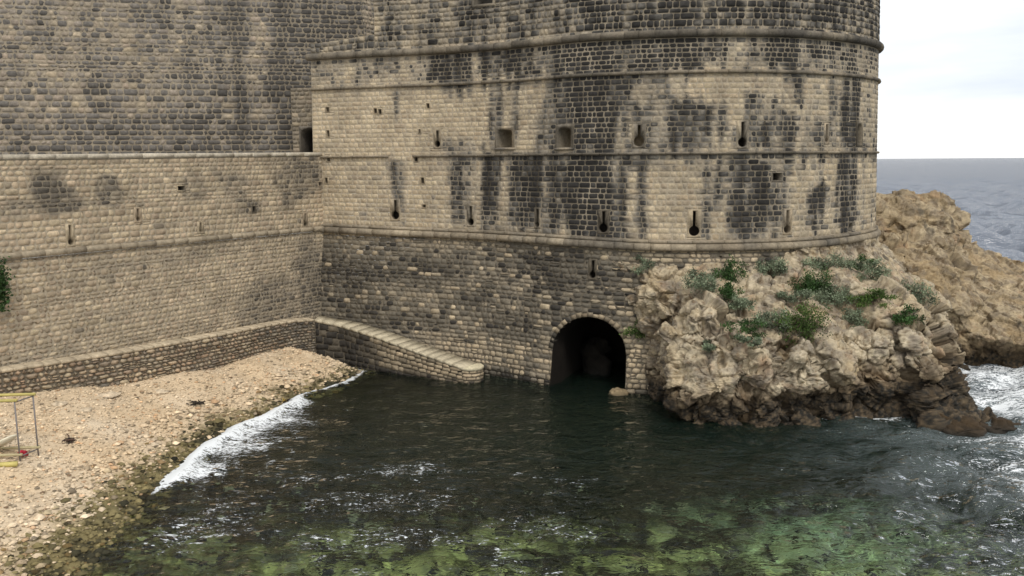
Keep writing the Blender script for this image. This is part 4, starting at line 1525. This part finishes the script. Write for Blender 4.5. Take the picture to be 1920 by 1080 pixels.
RPd, hA, r1 = refine(RPd.reshape(nS, nZ, 3), hm, rock_medium, 5)
RPd, hB, r2 = refine(RPd.reshape(nS, nZ, 3), np.clip(hm, 0.5, 1), rock_small, 2)
rel = rel + hA
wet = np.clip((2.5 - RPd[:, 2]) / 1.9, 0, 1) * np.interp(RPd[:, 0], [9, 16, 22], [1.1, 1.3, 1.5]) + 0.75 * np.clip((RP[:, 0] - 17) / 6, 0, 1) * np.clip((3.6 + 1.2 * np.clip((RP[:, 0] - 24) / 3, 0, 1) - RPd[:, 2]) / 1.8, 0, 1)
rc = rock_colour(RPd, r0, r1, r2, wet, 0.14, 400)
rc = lerp(rc, BROWN * 1.2, np.clip(-rel * 0.5 - 0.15, 0, 0.6))  # soil brown and crevice shade put into the colour where relief sinks
cf = grid_faces(nS, nZ)
cf = cf[(lf.ravel()[cf] > -0.2).any(1)]
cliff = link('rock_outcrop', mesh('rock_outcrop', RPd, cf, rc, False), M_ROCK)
tag(cliff, 'craggy tan limestone outcrop under the round fort, dark and wet at its foot', 'rock')

# far headland behind
hx = np.array([1560, 1620, 1650, 1690, 1740, 1775, 1795, 1806, 1822, 1850, 1880, 1925, 1990, 2080, 2200])
hy = np.array([380, 374, 374, 368, 365, 374, 388, 416, 458, 470, 480, 492, 520, 560, 610])
ridY = 74.0
RID = at_y(hx.astype(float), hy.astype(float), ridY)
nU, nV = 420, 330
pxu = np.linspace(1560, 2200, nU)
rz = np.interp(pxu, hx, RID[:, 2])
rx = np.interp(pxu, hx, RID[:, 0])
fpx = at_z(pxu, np.interp(pxu, [1560, 1820, 1925, 2050, 2200], [694, 688, 693, 700, 720]), 0.0)
HT = np.linspace(0, 1.35, nV)
HP = np.zeros((nU, nV, 3))
for j, t in enumerate(HT):
    if t <= 1:
        w = t
        z = -1.5 + (rz + 1.5) * np.interp(t, [0, 0.25, 0.5, 0.75, 0.9, 1], [0, 0.42, 0.62, 0.82, 0.94, 1.0])
        yy = np.interp(t, [0, 0.12, 0.25, 0.5, 0.75, 0.9, 1], [0.0, 0.02, -0.03, 0.24, 0.55, 0.8, 1.0])
        HP[:, j, 0] = fpx[:, 0] * (1 - yy) + rx * yy
        HP[:, j, 1] = fpx[:, 1] * (1 - yy) + ridY * yy
        HP[:, j, 2] = z
    else:
        q_ = (t - 1) / 0.35
        HP[:, j, 0] = rx + 2 * q_
        HP[:, j, 1] = ridY + 14 * q_
        HP[:, j, 2] = rz * (1 - q_ ** 1.5) - 2 * q_
HPf = HP.reshape(-1, 3)
HPf[:, 1] += 1.2 * fbm(HPf * np.array([0.25, 0.25, 0.6]), 3, 500)
HQ = (HPf @ np.array([[0.8, 0, 0], [0, 0.9, 0], [0.25, 0, 1.5]]))
rel, r0 = rock_large(HQ)
hd = grid_normals(HPf.reshape(nU, nV, 3), 14).reshape(-1, 3)
hd *= np.sign((hd * (np.array([0, 0, H]) - HPf)).sum(1).mean())
fade = np.repeat(np.ones(nU), nV)
qz = HPf[:, 2] * 0.75 + 0.10 * HPf[:, 0] + 0.5 * fbm(HPf * 0.3, 3, 520)
fr_ = qz - np.floor(qz)
led = (np.minimum(fr_ * 1.15, 1) - np.clip((fr_ - 0.87) / 0.13, 0, 1)) * (0.35 + 0.65 * _hash(np.floor(qz).astype(int), np.zeros(len(qz), int), np.zeros(len(qz), int), 3))
rel = rel * 0.7 + 1.0 * led * np.clip((HPf[:, 2] - 4) / 4, 0.15, 1)
HPd = HPf + hd * (rel * 0.7)[:, None]
HPd, hA, r1 = refine(HPd.reshape(nU, nV, 3), 0.6, rock_medium, 4)
HPd, hB, r2 = refine(HPd.reshape(nU, nV, 3), 0.8, rock_small, 2)
wet = np.clip((2.6 - HPd[:, 2]) / 2.0, 0, 1)
rc = rock_colour(HPd, r0, r1, r2, wet, 0.02, 600) * np.array([0.80, 0.76, 0.70])
hl = link('rocky_headland', mesh('rocky_headland', HPd, grid_faces(nU, nV), rc, False), M_ROCK)
tag(hl, 'brown layered rocky headland behind the fort beside the open sea', 'rock')


def boulder(name, c, size, seed, col, label=None, cat='rock', group=None, wetz=0.4, parent=None, res=16):
    a = np.linspace(0, math.pi, res)
    b = np.linspace(0, 2 * math.pi, res * 2, endpoint=False)
    A, B = np.meshgrid(a, b, indexing='ij')
    d = np.stack([np.sin(A) * np.cos(B), np.sin(A) * np.sin(B), np.cos(A)], -1).reshape(-1, 3)
    d = np.sign(d) * np.abs(d) ** 0.8
    P_ = d * np.asarray(size) + np.asarray(c)
    s_ = float(np.mean(size))
    h, r_, c_ = blocks(P_, (s_ * 1.1,) * 3, seed, 0.45 * s_, 0.1 * s_, 0.1)
    h2, r2_, c2_ = blocks(P_, (s_ * 0.4,) * 3, seed + 3, 0.14 * s_, 0.04 * s_, 0.1)
    P_ = P_ + d * (h + h2 + fbm(P_ / s_ * 2, 3, seed) * 0.15 * s_)[:, None]
    n = res * 2
    fs = np.array([(i * n + j, (i + 1) * n + j, (i + 1) * n + (j + 1) % n, i * n + (j + 1) % n) for i in range(res - 1) for j in range(n)])
    b2 = fbm(P_ * 2.5 / max(s_, 0.3), 3, seed + 8)
    C_ = col * (0.9 + 0.5 * b2 + 0.25 * (r2_[:, 0] - 0.5))[:, None].clip(0.3, 1.6)
    C_ = lerp(C_, BLACK * 1.4, np.clip((wetz - P_[:, 2]) / 0.35, 0, 1) * 0.85)
    o = link(name, mesh(name, P_, fs, C_, False), M_ROCK, parent)
    if label:
        tag(o, label, cat, group)
    return o


for (px, py, sz, lab) in [(1868, 800, (1.5, 0.9, 0.28), 'low flat wet rock awash just beyond the tip of the outcrop'),
                          (1800, 805, (1.3, 1.1, 0.55), 'dark wet boulder at the foot of the outcrop nearest the white surf'),
                          (1160, 737, (0.7, 0.5, 0.25), 'small rounded rock in the water at the right foot of the tunnel arch')]:
    p_ = at_z(np.array(float(px)), np.array(float(py)), 0.0)
    boulder('sea_rock', (p_[0], p_[1], 0.0), sz, 700 + px, BROWN * 0.42 if px > 1200 else TAN * 0.8, lab, 'rock', None, 0.3 if px > 1200 else 0.12)
# rock that fills part of the tunnel
cpt = FW.pt(ARC_C, 0.5, -4.5)
tr = np.r_[tx, 0]
boulder('tunnel_rock', cpt - tr * 1.1 - np.r_[nx, 0] * -1.0 * -1 + np.array([0, 0, 0.2]), (1.1, 1.5, 1.7), 811, TAN * 0.035, None, 'rock', None, 0.5, fort)  # tan cut to near-black, tunnel shade put into the colour

# ------------------------------------------------------------------ SHRUBS
bvh = BVHTree.FromPolygons([tuple(p) for p in RPd[:, :3]], [tuple(f) for f in grid_faces(nS, nZ)])
GREEN = np.array([0.035, 0.075, 0.018])
LIGHT = np.array([0.075, 0.13, 0.025])
SAGE = np.array([0.15, 0.18, 0.11])


def shrub(px, py, wpx, hpx, col, label, dens=1.0, leaf=0.075, name='shrub'):
    r = ray(np.array(float(px)), np.array(float(py + hpx * 0.25)))
    hit = bvh.ray_cast(Vector((0, 0, H)), Vector(r))
    k_ = 0
    while hit[0] is None and k_ < 20:
        k_ += 1
        r = ray(np.array(float(px - 2 * k_)), np.array(float(py + hpx * 0.25 + 2 * k_)))
        hit = bvh.ray_cast(Vector((0, 0, H)), Vector(r))
    p = np.array(hit[0])
    nrm = np.array(hit[1])
    if nrm @ r > 0:
        nrm = -nrm
    dist = np.linalg.norm(p - np.array([0, 0, H]))
    rw_, rh = wpx * dist / F / 2, hpx * dist / F / 2
    root = empty(name, tuple(p), label, 'shrub', 'shrubs growing on the rock outcrop')
    nl = int(min(3600, 1250 * dens * (rw_ * rh) / 0.35 + 150))
    ncl = max(6, int(nl / 90))
    cl = rng.normal(0, 0.5, (ncl, 3)) * np.array([1.25, 1, 0.8]) + np.outer(rng.normal(0, 0.35, ncl), rng.normal(0, 1, 3))
    cl /= np.maximum(1, np.linalg.norm(cl, axis=1) / 1.25)[:, None]
    ci = rng.integers(0, ncl, nl)
    q = cl[ci] + rng.normal(0, 0.2, (nl, 3))
    ctr = p + nrm * (rh * 0.45 + 0.12) + np.array([0, 0, 0.15 * rh])
    q = q * np.array([rw_, max(rw_, rh) * 0.6, rh]) + ctr
    u = rng.normal(0, 1, (nl, 3)) + np.array([0, 0, 0.9])
    u /= np.linalg.norm(u, axis=1)[:, None]
    v = np.cross(u, rng.normal(0, 1, (nl, 3)))
    v /= np.linalg.norm(v, axis=1)[:, None]
    L = leaf * rng.uniform(0.6, 1.5, nl)[:, None]
    Wd = L * 0.42
    V = np.stack([q - u * L * 0.2, q + v * Wd + u * L * 0.4, q + u * L * 1.3, q - v * Wd + u * L * 0.4], 1)
    cv = col * (1 + 0.3 * rng.normal(0, 1, (ncl, 1)))[ci].clip(0.5, 1.7) * rng.uniform(0.65, 1.4, (nl, 1))
    f = np.arange(nl * 4).reshape(-1, 4)
    link('foliage', mesh('foliage', V.reshape(-1, 3), f, np.repeat(cv, 4, 0)), M_LEAF, root)['kind'] = 'stuff'
    st = Acc()
    for k in range(min(ncl, 9)):
        e = cl[k] * np.array([rw_, max(rw_, rh) * 0.6, rh]) * 0.9 + ctr
        st.tube([p - nrm * 0.15, (p + e) / 2 + rng.normal(0, 0.05, 3), e], [0.025, 0.018, 0.008], (0.09, 0.065, 0.04), 5)
    st.build('stems', M_LEAF, root)
    return root


SHR = [(1219, 491, 42, 38, 's', 'small round grey green shrub alone below the cornice near the masonry edge'),
       (1366, 505, 50, 52, 'g', 'dark green leafy bush just below the middle of the cornice'),
       (1322, 531, 52, 50, 's', 'pale sage green bush left of two dark green bushes on the upper rock'),
       (1362, 545, 40, 44, 'g', 'small dark green bush squeezed between two sage bushes on the upper rock'),
       (1385, 566, 48, 34, 's', 'low sage bush under the small dark green bush'),
       (1440, 505, 48, 44, 's', 'sage bush with dark green lower half standing clear of its neighbours'),
       (1540, 487, 78, 42, 's', 'wide grey green bush spreading close under the cornice'),
       (1525, 522, 56, 66, 'g', 'tall dark green bush under the wide grey green bush'),
       (1562, 548, 80, 54, 's', 'loose grey green bush below and right of the tall dark green bush'),
       (1495, 588, 92, 84, 'l', 'biggest bright green bush in the centre of the rock face'),
       (1443, 604, 52, 46, 's', 'sage bush at the left side of the biggest green bush'),
       (1487, 555, 46, 34, 's', 'small sage tuft on top of the biggest green bush'),
       (1389, 611, 66, 28, 'g', 'low straggling green bush on a ledge left of the sage bush'),
       (1398, 634, 40, 22, 's', 'little grey tuft on the ledge under the straggling green bush'),
       (1214, 628, 58, 44, 'l', 'fresh green bush in the hollow right of the tunnel arch'),
       (1335, 648, 30, 24, 's', 'tiny grey tuft low on the rock among bare boulders'),
       (1612, 500, 40, 30, 'g', 'small dark bush high on the right shoulder of the rock'),
       (1636, 514, 46, 44, 's', 'grey green bush on the right shoulder beside the small dark bush'),
       (1640, 552, 62, 26, 'l', 'flat bright green mat on the right side of the rock'),
       (1605, 595, 54, 36, 's', 'sage bush right of the biggest green bush near bare rock'),
       (1708, 536, 58, 52, 's', 'rounded sage bush farthest right on the ridge of the rock'),
       (1694, 584, 50, 34, 'g', 'dark green cushion under the ridge below the rightmost sage bush')]
for (px, py, w, h, c, lab) in SHR:
    shrub(px, py, w * 0.88, h * 0.88, {'s': SAGE, 'g': GREEN, 'l': LIGHT * 0.75}[c], lab, 1.0)

# dark bush hanging on the curtain wall at its left end
p_ = CWL.pt(*CWL.sz(2, 530), 0.2)
root = empty('hanging_bush', tuple(p_), 'dark green bush hanging on the curtain wall below its string course', 'bush')
nl = 1900
q = rng.normal(0, 0.5, (nl, 3)) * np.array([0.75, 0.4, 1.55])
q[:, :2] -= dirc * 0.55
q = np.clip(q, [-1.6, -1, -1.6], [1.3, 1, 1.7]) * np.array([0.75, 1, 0.9])
q = q + p_ + np.array([0.35, -0.3, 0])
u = rng.normal(0, 1, (nl, 3)) + np.array([0.3, -0.4, -0.4])
u /= np.linalg.norm(u, axis=1)[:, None]
v = np.cross(u, rng.normal(0, 1, (nl, 3)))
v /= np.linalg.norm(v, axis=1)[:, None]
L = 0.11 * rng.uniform(0.6, 1.4, nl)[:, None]
V = np.stack([q - u * L * 0.2, q + v * L * .5 + u * L * 0.4, q + u * L * 1.3, q - v * L * .5 + u * L * 0.4], 1)
link('foliage', mesh('foliage', V.reshape(-1, 3), np.arange(nl * 4).reshape(-1, 4), np.repeat(GREEN * 0.8 * rng.uniform(0.5, 1.5, (nl, 1)), 4, 0)), M_LEAF, root)['kind'] = 'stuff'
st = Acc()
for k in range(5):
    e = p_ + np.array([rng.uniform(-.5, .3), rng.uniform(-.4, 0), rng.uniform(-1.2, 1.2)])
    st.tube([p_ + np.array([-.3, .2, 0.5]), (p_ + e) / 2, e], [0.04, 0.03, 0.012], (0.07, 0.05, 0.03), 5)
st.build('stems', M_LEAF, root)

# ------------------------------------------------------------------ THINGS ON THE BEACH
YEL = np.array([0.50, 0.42, 0.14])
GREYM = np.array([0.20, 0.18, 0.17])


def gpt(px, py):
    """where the beach lies in the direction px, py"""
    z = 1.0
    for _ in range(12):
        p = at_z(np.array(float(px)), np.array(float(py)), z)
        z = float(ground(np.array([p[0]]), np.array([p[1]]))[0])
    return np.array([p[0], p[1], z])


fr = gpt(72, 852)
fl_ = gpt(38, 866)
rack = empty('boat_rack', tuple(fr), 'thin metal rack with yellow rails standing on the pebble beach', 'rack')
hgt = 3.0
dep_v = fl_ - fr
dep_v[2] = 0
rgt = np.array([-1.0, -0.08, 0])          # the rack runs on to the left
posts = [fr, fr + dep_v, fr + rgt * 3.2, fr + dep_v + rgt * 3.2]
for b in posts:
    z0 = float(ground(np.array([b[0]]), np.array([b[1]]))[0]) - 0.1
    a = Acc()
    a.tube([(b[0], b[1], z0), (b[0], b[1], fr[2] + hgt)], 0.035, GREYM, 8)
    a.build('post', M_PAINT, rack)
for zz, r_, c_ in ((hgt, 0.055, YEL), (0.42, 0.05, YEL * np.array([.95, .95, 1.6]))):
    for b in (posts[0], posts[1]):
        a = Acc()
        P1 = np.array([b[0], b[1], fr[2] + zz]) - rgt * 0.12
        P2 = P1 + rgt * 3.6
        ax = np.array([rgt / np.linalg.norm(rgt), np.cross([0, 0, 1], rgt / np.linalg.norm(rgt)), [0, 0, 1]])
        a.box((P1 + P2) / 2, (1.8, 0.06, r_), c_, ax)
        a.build('rail', M_PAINT, rack)
for zz in (hgt - 0.09, 0.33):
    a = Acc()
    a.tube([posts[0] * [1, 1, 0] + [0, 0, fr[2] + zz], posts[1] * [1, 1, 0] + [0, 0, fr[2] + zz]], 0.03, GREYM * 0.8, 8)
    a.build('crossbar', M_PAINT, rack)
# cream board leaning across the lower rails
bd = Acc()
cB = (posts[0] + posts[1]) / 2 + rgt * 1.35
cB = np.array([cB[0], cB[1], fr[2] + 0.72])
ax = np.array([[0.86, 0.05, 0.5], [0.1, 0.95, -0.25], [-0.45, 0.27, 0.84]])
out = [(-0.95, -0.3), (-0.5, -0.42), (0.55, -0.42), (0.92, -0.25), (0.98, 0.0), (0.92, 0.25), (0.55, 0.42), (-0.5, 0.42), (-0.95, 0.3)]
V = [np.array([x, y, z]) @ ax + cB for z in (-0.03, 0.03) for x, y in out]
n = len(out)
bd.add(V, [tuple(range(n))[::-1], tuple(range(n, 2 * n))] + [(i, (i + 1) % n, n + (i + 1) % n, n + i) for i in range(n)], (0.72, 0.66, 0.50))
tag(bd.build('board', M_PAINT), 'cream board lying tilted across the lower rails of the rack', 'board')
# red bag and yellow block
mid_ = (posts[0] + posts[1]) / 2 + rgt * 0.25
boulder('bag', (mid_[0], mid_[1], fr[2] + 0.30), (0.20, 0.15, 0.15), 901, np.array([0.50, 0.03, 0.05]), 'small crumpled red bag on the pebbles under the rack', 'bag', None, -5, None, 12)
p_ = gpt(18, 875)
bl = Acc()
ax = np.array([[0.98, 0.2, 0], [-0.2, 0.98, 0], [0, 0, 1]])
bl.box((p_[0] - 0.1, p_[1], p_[2] + 0.1), (0.42, 0.12, 0.09), YEL * 1.1, ax, 0.02)
tag(bl.build('plank', M_PAINT), 'short yellow plank on the pebbles in front of the rack', 'plank')


def clump(px, py, wpx, label, cat, cols, n=26):
    p = gpt(px, py)
    R_ = wpx * np.linalg.norm(p - np.array([0, 0, H])) / F / 2
    a = Acc()
    for k in range(n):
        c = p + rng.normal(0, 0.42, 3) * np.array([R_, R_ * 0.8, 0.12]) + [0, 0, 0.06]
        d = rng.normal(0, 1, 3) * np.array([1, 1, 0.25])
        d /= np.linalg.norm(d)
        l = R_ * rng.uniform(0.25, 0.6)
        a.tube([c - d * l, c + rng.normal(0, 0.03, 3), c + d * l], [0.02, 0.04, 0.015], cols[k % len(cols)] * rng.uniform(0.7, 1.3), 5)
    return tag(a.build('driftwood_pile', M_STONE), label, cat, 'piles of dark drift on the beach')


DK = np.array([0.035, 0.028, 0.022])
clump(366, 757, 30, 'dark clump of drift on the open pebbles between wall and surf', 'driftwood', [DK, DK * 1.6])
clump(128, 827, 26, 'dark brown clump of drift on the pebbles near the rack', 'driftwood', [DK * 1.6, np.array([0.09, 0.055, 0.04])])
clump(530, 704, 30, 'dark drift with a yellowish piece on the pebbles below the wall corner', 'driftwood', [DK, np.array([0.30, 0.2, 0.04])], 20)
for i, (px, py, w, lab) in enumerate([(200, 741, 46, 'large flat pale slab on the upper beach near the wall'), (302, 731, 30, 'small pale slab on the upper beach under the middle of the wall'),
                                      (108, 757, 34, 'pale slab on the upper beach nearest the rack'), (160, 770, 26, 'half buried pale stone below the large flat slab')]):
    p_ = gpt(px, py)
    boulder('slab', (p_[0], p_[1], p_[2]), (w * 0.03 / 2, w * 0.024 / 2, 0.1), 930 + i, SANDP * 1.0, lab, 'rock', None, -5, None, 12)

# ------------------------------------------------------------------ WATER
nA, nR = 760, 640
an = np.linspace(math.radians(-42), math.radians(42), nA)
rd = 21 * (9000 / 21.0) ** (np.linspace(0, 1, nR) ** 1.45)
AA, RR = np.meshgrid(an, rd, indexing='ij')
WX, WY = RR * np.sin(AA), RR * np.cos(AA)
cell = np.gradient(rd)[None, :] * np.ones_like(AA)
cell = np.maximum(cell, RR * (an[1] - an[0]))
sd_ = -shore_d(WX, WY)
openw = np.clip((WX - 8 + (WY - 40) * 0.1) / 14, 0, 1)            # shelter of the cove -> open sea
far = np.clip((np.hypot(WX, WY) - 55) / 60, 0, 1)
amp = (np.interp(WY, [32, 44, 54], [0.85, 0.55, 0.32]) + 0.95 * openw) * (1 + 1.6 * far)
WZ = np.zeros_like(WX)
wr = np.random.default_rng(3)
for k in range(46):
    lam = 0.45 * (26 / 0.45) ** (k / 45.0)
    th = wr.normal(math.radians(200), 0.75)
    kx, ky = math.sin(th) * 2 * math.pi / lam, math.cos(th) * 2 * math.pi / lam
    a = 0.0135 * lam ** 0.80 * wr.uniform(0.6, 1.3)
    vis = np.clip((lam / cell - 2.2) / 2.0, 0, 1)
    shel = np.where(lam > 7.0, np.clip(openw * 1.2 - 0.1, 0.1, 1) * np.clip((RR - 60) / 60, 0.2, 1), 1.0) * np.where(lam > 3.0, np.clip(openw * 1.2 - 0.1, 0.12, 1), 1.0)
    ph = kx * WX + ky * WY + wr.uniform(0, 6.28)
    s_ = np.sin(ph)
    WZ += a * vis * shel * (s_ + 0.25 * np.cos(2 * ph))
WZ *= amp
WZ *= np.clip(sd_ / 2.5, 0.25, 1) * 1.0
pw = np.stack([WX.ravel(), WY.ravel(), np.zeros(WX.size)], 1)
# breaking wavelet along the beach
yb = np.clip((WY - 39) / 2.0, 0, 1) * np.clip((64 - WY) / 6, 0, 1)
wb = fbm(pw * 0.5, 3, 201).reshape(WX.shape)
WZ += 0.28 * yb * np.exp(-((sd_ - 0.55 - 0.5 * wb) / 0.5) ** 2) * (sd_ > -0.5)
# foam: 1 = solid; also carries painted sky glints
wid = np.interp(WY, [37.5, 39, 41.5, 45, 49, 53, 56, 60, 64], [0.02, 0.8, 3.2, 5.6, 5.8, 3.8, 2.0, 1.5, 1.2])
f0 = np.clip(1.18 - (sd_ + 0.35) / np.maximum(wid, 0.05) + 0.6 * wb, 0, 0.86) + 0.35 * np.exp(-((sd_ - 0.25 - 0.4 * wb) / 0.45) ** 2) * yb * (WY > 37.6) * (WY < 66)
foam_glint = f0
# surf round the outcrop and in the channel on its right
wl = np.array([p[:2] for p in WLP])
wl2 = np.vstack([wl, [[33.5, 56], [33.5, 62], [33, 66]]])
dd = np.full(WX.shape, 99.0)
tt = np.zeros(WX.shape)
for i in range(len(wl2) - 1):
    a, b = wl2[i], wl2[i + 1]
    ab = b - a
    t = np.clip(((WX - a[0]) * ab[0] + (WY - a[1]) * ab[1]) / (ab @ ab), 0, 1)
    e = np.hypot(WX - a[0] - ab[0] * t, WY - a[1] - ab[1] * t)
    tt = np.where(e < dd, i + t, tt)
    dd = np.minimum(dd, e)
nzb = fbm(pw * np.array([0.28, 0.5, 1]), 4, 211).reshape(WX.shape)
f1 = np.clip(0.75 - dd / np.interp(tt, [0, 4, 6, 8, 9, 12], [0.05, 0.3, 1.0, 2.2, 6, 8]) + 0.7 * nzb, 0, 1) * np.interp(tt, [0, 3, 5, 9], [0.0, 0.5, 0.8, 1])
f2 = np.clip((WX - 15.0 - 0.3 * (WY - 37).clip(0, 14)) / 10, 0, 1) * np.clip((70 - WY) / 8, 0, 1) * np.clip(0.64 + 0.7 * nzb + 0.20 * np.clip((WY - 46) / 8, 0, 1), 0, 0.82)
f6 = np.clip((46 - WY) / 5, 0, 1) * np.clip((WX + 17) / 3, 0, 1) * np.clip((9 - WX) / 6, 0, 1) * np.clip(0.46 + 0.5 * nzb, 0, 0.6)  # sky glints on the cove, painted as white flecks
f5 = np.clip(1 - np.abs((WX + 14.5) / 5.5), 0, 1) * np.clip((40 - WY) / 4, 0, 1) * np.clip(0.50 + 0.8 * nzb, 0, 0.66)  # sparkle over the near shallows, painted as white flecks
f3 = np.clip(1.3 - np.hypot((WX + 5.5) / 5.0, (WY - 41.5) / 4.5), 0, 1) * np.clip(0.46 + 0.7 * nzb, 0, 0.62)  # drifting foam together with painted sky reflections
f3 = np.maximum(f3, np.clip(1 - np.abs(WY - 37.2 + WX * 0.1) / 4, 0, 1) * np.clip((8 - np.abs(WX + 8)) / 6, 0, 1) * np.clip(0.36 + 0.6 * nzb, 0, 0.5))  # white ripple reflections painted as flecks
f4 = np.clip(2.6 * fbm(pw * np.array([0.09, 0.2, 1]), 5, 231).reshape(WX.shape) - 0.6, 0, 0.55) * np.clip((RR - 70) / 40, 0, 1) * np.clip(1.2 - RR / 500, 0.15, 1)
foam_glint = np.maximum.reduce([foam_glint, f1, f2, f3, f4, f5, f6])
depth = np.interp(sd_, [0, 9, 30], [0.1, 2.0, 3.2]) + np.clip((WX - 16) * 0.25, 0, 5) + np.clip((RR - 50) / 6, 0, 8) * (WX > 20)
depth *= np.interp(WY, [28, 38, 44], [0.25, 0.5, 1.0])
me = mesh('water', np.stack([WX, WY, WZ], -1).reshape(-1, 3), grid_faces(nA, nR), None, True)
attr(me, 'foam_glint', foam_glint.ravel())
aer_sheen = np.clip((WX - 11.5 - 0.35 * (WY - 37).clip(0, 14)) / 9, 0, 1) * np.clip((72 - WY) / 10, 0, 1) * np.clip(0.45 + 1.5 * fbm(pw * np.array([0.5, 1.0, 1]), 5, 241, 0.65).reshape(WX.shape), 0, 0.32)  # milky churned water that also paints in pale sky reflection
attr(me, 'aerated_sheen', aer_sheen.ravel())
depth = depth * (1 - 0.3 * aer_sheen) + 5 * aer_sheen
attr(me, 'depth', depth.ravel())
attr(me, 'open_sea', np.clip(np.clip((RR - 62) / 30, 0, 1) + 0.35 * np.clip((WX - 22) / 12, 0, 1), 0, 1).ravel())
attr(me, 'chop', np.clip(0.5 + 0.5 * openw + far, 0, 1).ravel())

wm = bpy.data.materials.new('sea_water')
wm.use_nodes = True
t = wm.node_tree
t.nodes.clear()
N = t.nodes.new
out = N('ShaderNodeOutputMaterial')
geo = N('ShaderNodeNewGeometry')


def A(name):
    a = N('ShaderNodeAttribute')
    a.attribute_name = name
    return a.outputs['Fac']


def math_(op, a, b=None, clamp=False):
    n = N('ShaderNodeMath')
    n.operation = op
    n.use_clamp = clamp
    for i, v in enumerate((a, b)):
        if v is None:
            continue
        if isinstance(v, (int, float)):
            n.inputs[i].default_value = v
        else:
            t.links.new(v, n.inputs[i])
    return n.outputs[0]


def noise_(scale, detail=4, rough=0.6, stretch=(1, 1, 1), dist=0.0):
    mp_ = N('ShaderNodeMapping')
    mp_.inputs['Scale'].default_value = stretch
    mp_.inputs['Rotation'].default_value = (0, 0, 0.25)
    n = N('ShaderNodeTexNoise')
    n.inputs['Scale'].default_value = scale
    n.inputs['Detail'].default_value = detail
    n.inputs['Roughness'].default_value = rough
    n.inputs['Distortion'].default_value = dist
    t.links.new(geo.outputs['Position'], mp_.inputs[0])
    t.links.new(mp_.outputs[0], n.inputs['Vector'])
    return n.outputs[0]


fine_ = noise_(2.2, 2, 0.5, (0.75, 1.25, 1), 0.4)
big_ = noise_(0.5, 3, 0.55, (0.6, 1.3, 1), 0.3)
mid_n = noise_(0.11, 5, 0.7, (0.5, 1.5, 1))
hsum = math_('ADD', math_('MULTIPLY', fine_, 0.50), math_('MULTIPLY', big_, 0.8))
hsum = math_('ADD', hsum, math_('MULTIPLY', math_('MULTIPLY', mid_n, A('open_sea')), 3.2))
bmp = N('ShaderNodeBump')
bmp.inputs['Distance'].default_value = 1.0
t.links.new(math_('MULTIPLY', A('chop'), 0.95), bmp.inputs['Strength'])
t.links.new(hsum, bmp.inputs['Height'])
fres = N('ShaderNodeFresnel')
fres.inputs[0].default_value = 1.333
t.links.new(bmp.outputs[0], fres.inputs['Normal'])
gl = N('ShaderNodeBsdfGlossy')
gl.inputs['Roughness'].default_value = 0.02
t.links.new(bmp.outputs[0], gl.inputs['Normal'])
tr_ = N('ShaderNodeBsdfRefraction')
tr_.inputs['IOR'].default_value = 1.2
tr_.inputs['Roughness'].default_value = 0.0
bmr = N('ShaderNodeBump')
bmr.inputs['Distance'].default_value = 1.0
bmr.inputs['Strength'].default_value = 0.20
t.links.new(hsum, bmr.inputs['Height'])
t.links.new(bmr.outputs[0], tr_.inputs['Normal'])
tr_.inputs[0].default_value = (0.80, 0.88, 0.78, 1)
df = N('ShaderNodeBsdfDiffuse')
dc = N('ShaderNodeMix')
dc.data_type = 'RGBA'
t.links.new(A('open_sea'), dc.inputs[0])
dc.inputs[6].default_value = (0.014, 0.030, 0.022, 1)
dc.inputs[7].default_value = (0.15, 0.168, 0.20, 1)  # sky reflected at grazing angles is put into this pale colour
dc2 = N('ShaderNodeMix')
dc2.data_type = 'RGBA'
t.links.new(A('aerated_sheen'), dc2.inputs[0])
t.links.new(dc.outputs[2], dc2.inputs[6])
dc2.inputs[7].default_value = (0.34, 0.39, 0.39, 1)  # pale grey of churned water and painted sky reflection
t.links.new(dc2.outputs[2], df.inputs[0])
opq = math_('SUBTRACT', 1.0, math_('POWER', 2.718, math_('MULTIPLY', A('depth'), -0.14)), True)
m1 = N('ShaderNodeMixShader')
t.links.new(opq, m1.inputs[0])
t.links.new(tr_.outputs[0], m1.inputs[1])
t.links.new(df.outputs[0], m1.inputs[2])
m2 = N('ShaderNodeMixShader')
t.links.new(fres.outputs[0], m2.inputs[0])
t.links.new(m1.outputs[0], m2.inputs[1])
t.links.new(gl.outputs[0], m2.inputs[2])
# foam broken up into lace, flecks and painted glints
fn = noise_(2.0, 7, 0.72, (0.6, 1.6, 1), 1.2)
fn2 = noise_(9.0, 3, 0.6, (0.7, 1.4, 1))
fsum = math_('ADD', math_('MULTIPLY', fn, 0.58), math_('MULTIPLY', fn2, 0.42))
thr = math_('SUBTRACT', 0.80, math_('MULTIPLY', A('foam_glint'), 0.40))
fmask = N('ShaderNodeMapRange')
fmask.interpolation_type = 'SMOOTHSTEP'
t.links.new(math_('SUBTRACT', fsum, thr), fmask.inputs[0])
fmask.inputs[1].default_value = -0.02
fmask.inputs[2].default_value = 0.07
fmask.inputs[3].default_value = 0.0
fmask.inputs[4].default_value = 1.0
fd = N('ShaderNodeBsdfDiffuse')
fd.inputs[0].default_value = (0.78, 0.80, 0.80, 1)
b2_ = N('ShaderNodeBump')
b2_.inputs['Strength'].default_value = 0.6
b2_.inputs['Distance'].default_value = 0.15
t.links.new(fsum, b2_.inputs['Height'])
t.links.new(b2_.outputs[0], fd.inputs['Normal'])
m3 = N('ShaderNodeMixShader')
t.links.new(fmask.outputs[0], m3.inputs[0])
t.links.new(m2.outputs[0], m3.inputs[1])
t.links.new(fd.outputs[0], m3.inputs[2])
t.links.new(m3.outputs[0], out.inputs[0])
wob_ = link('water', me, wm)
wob_['kind'] = 'structure'
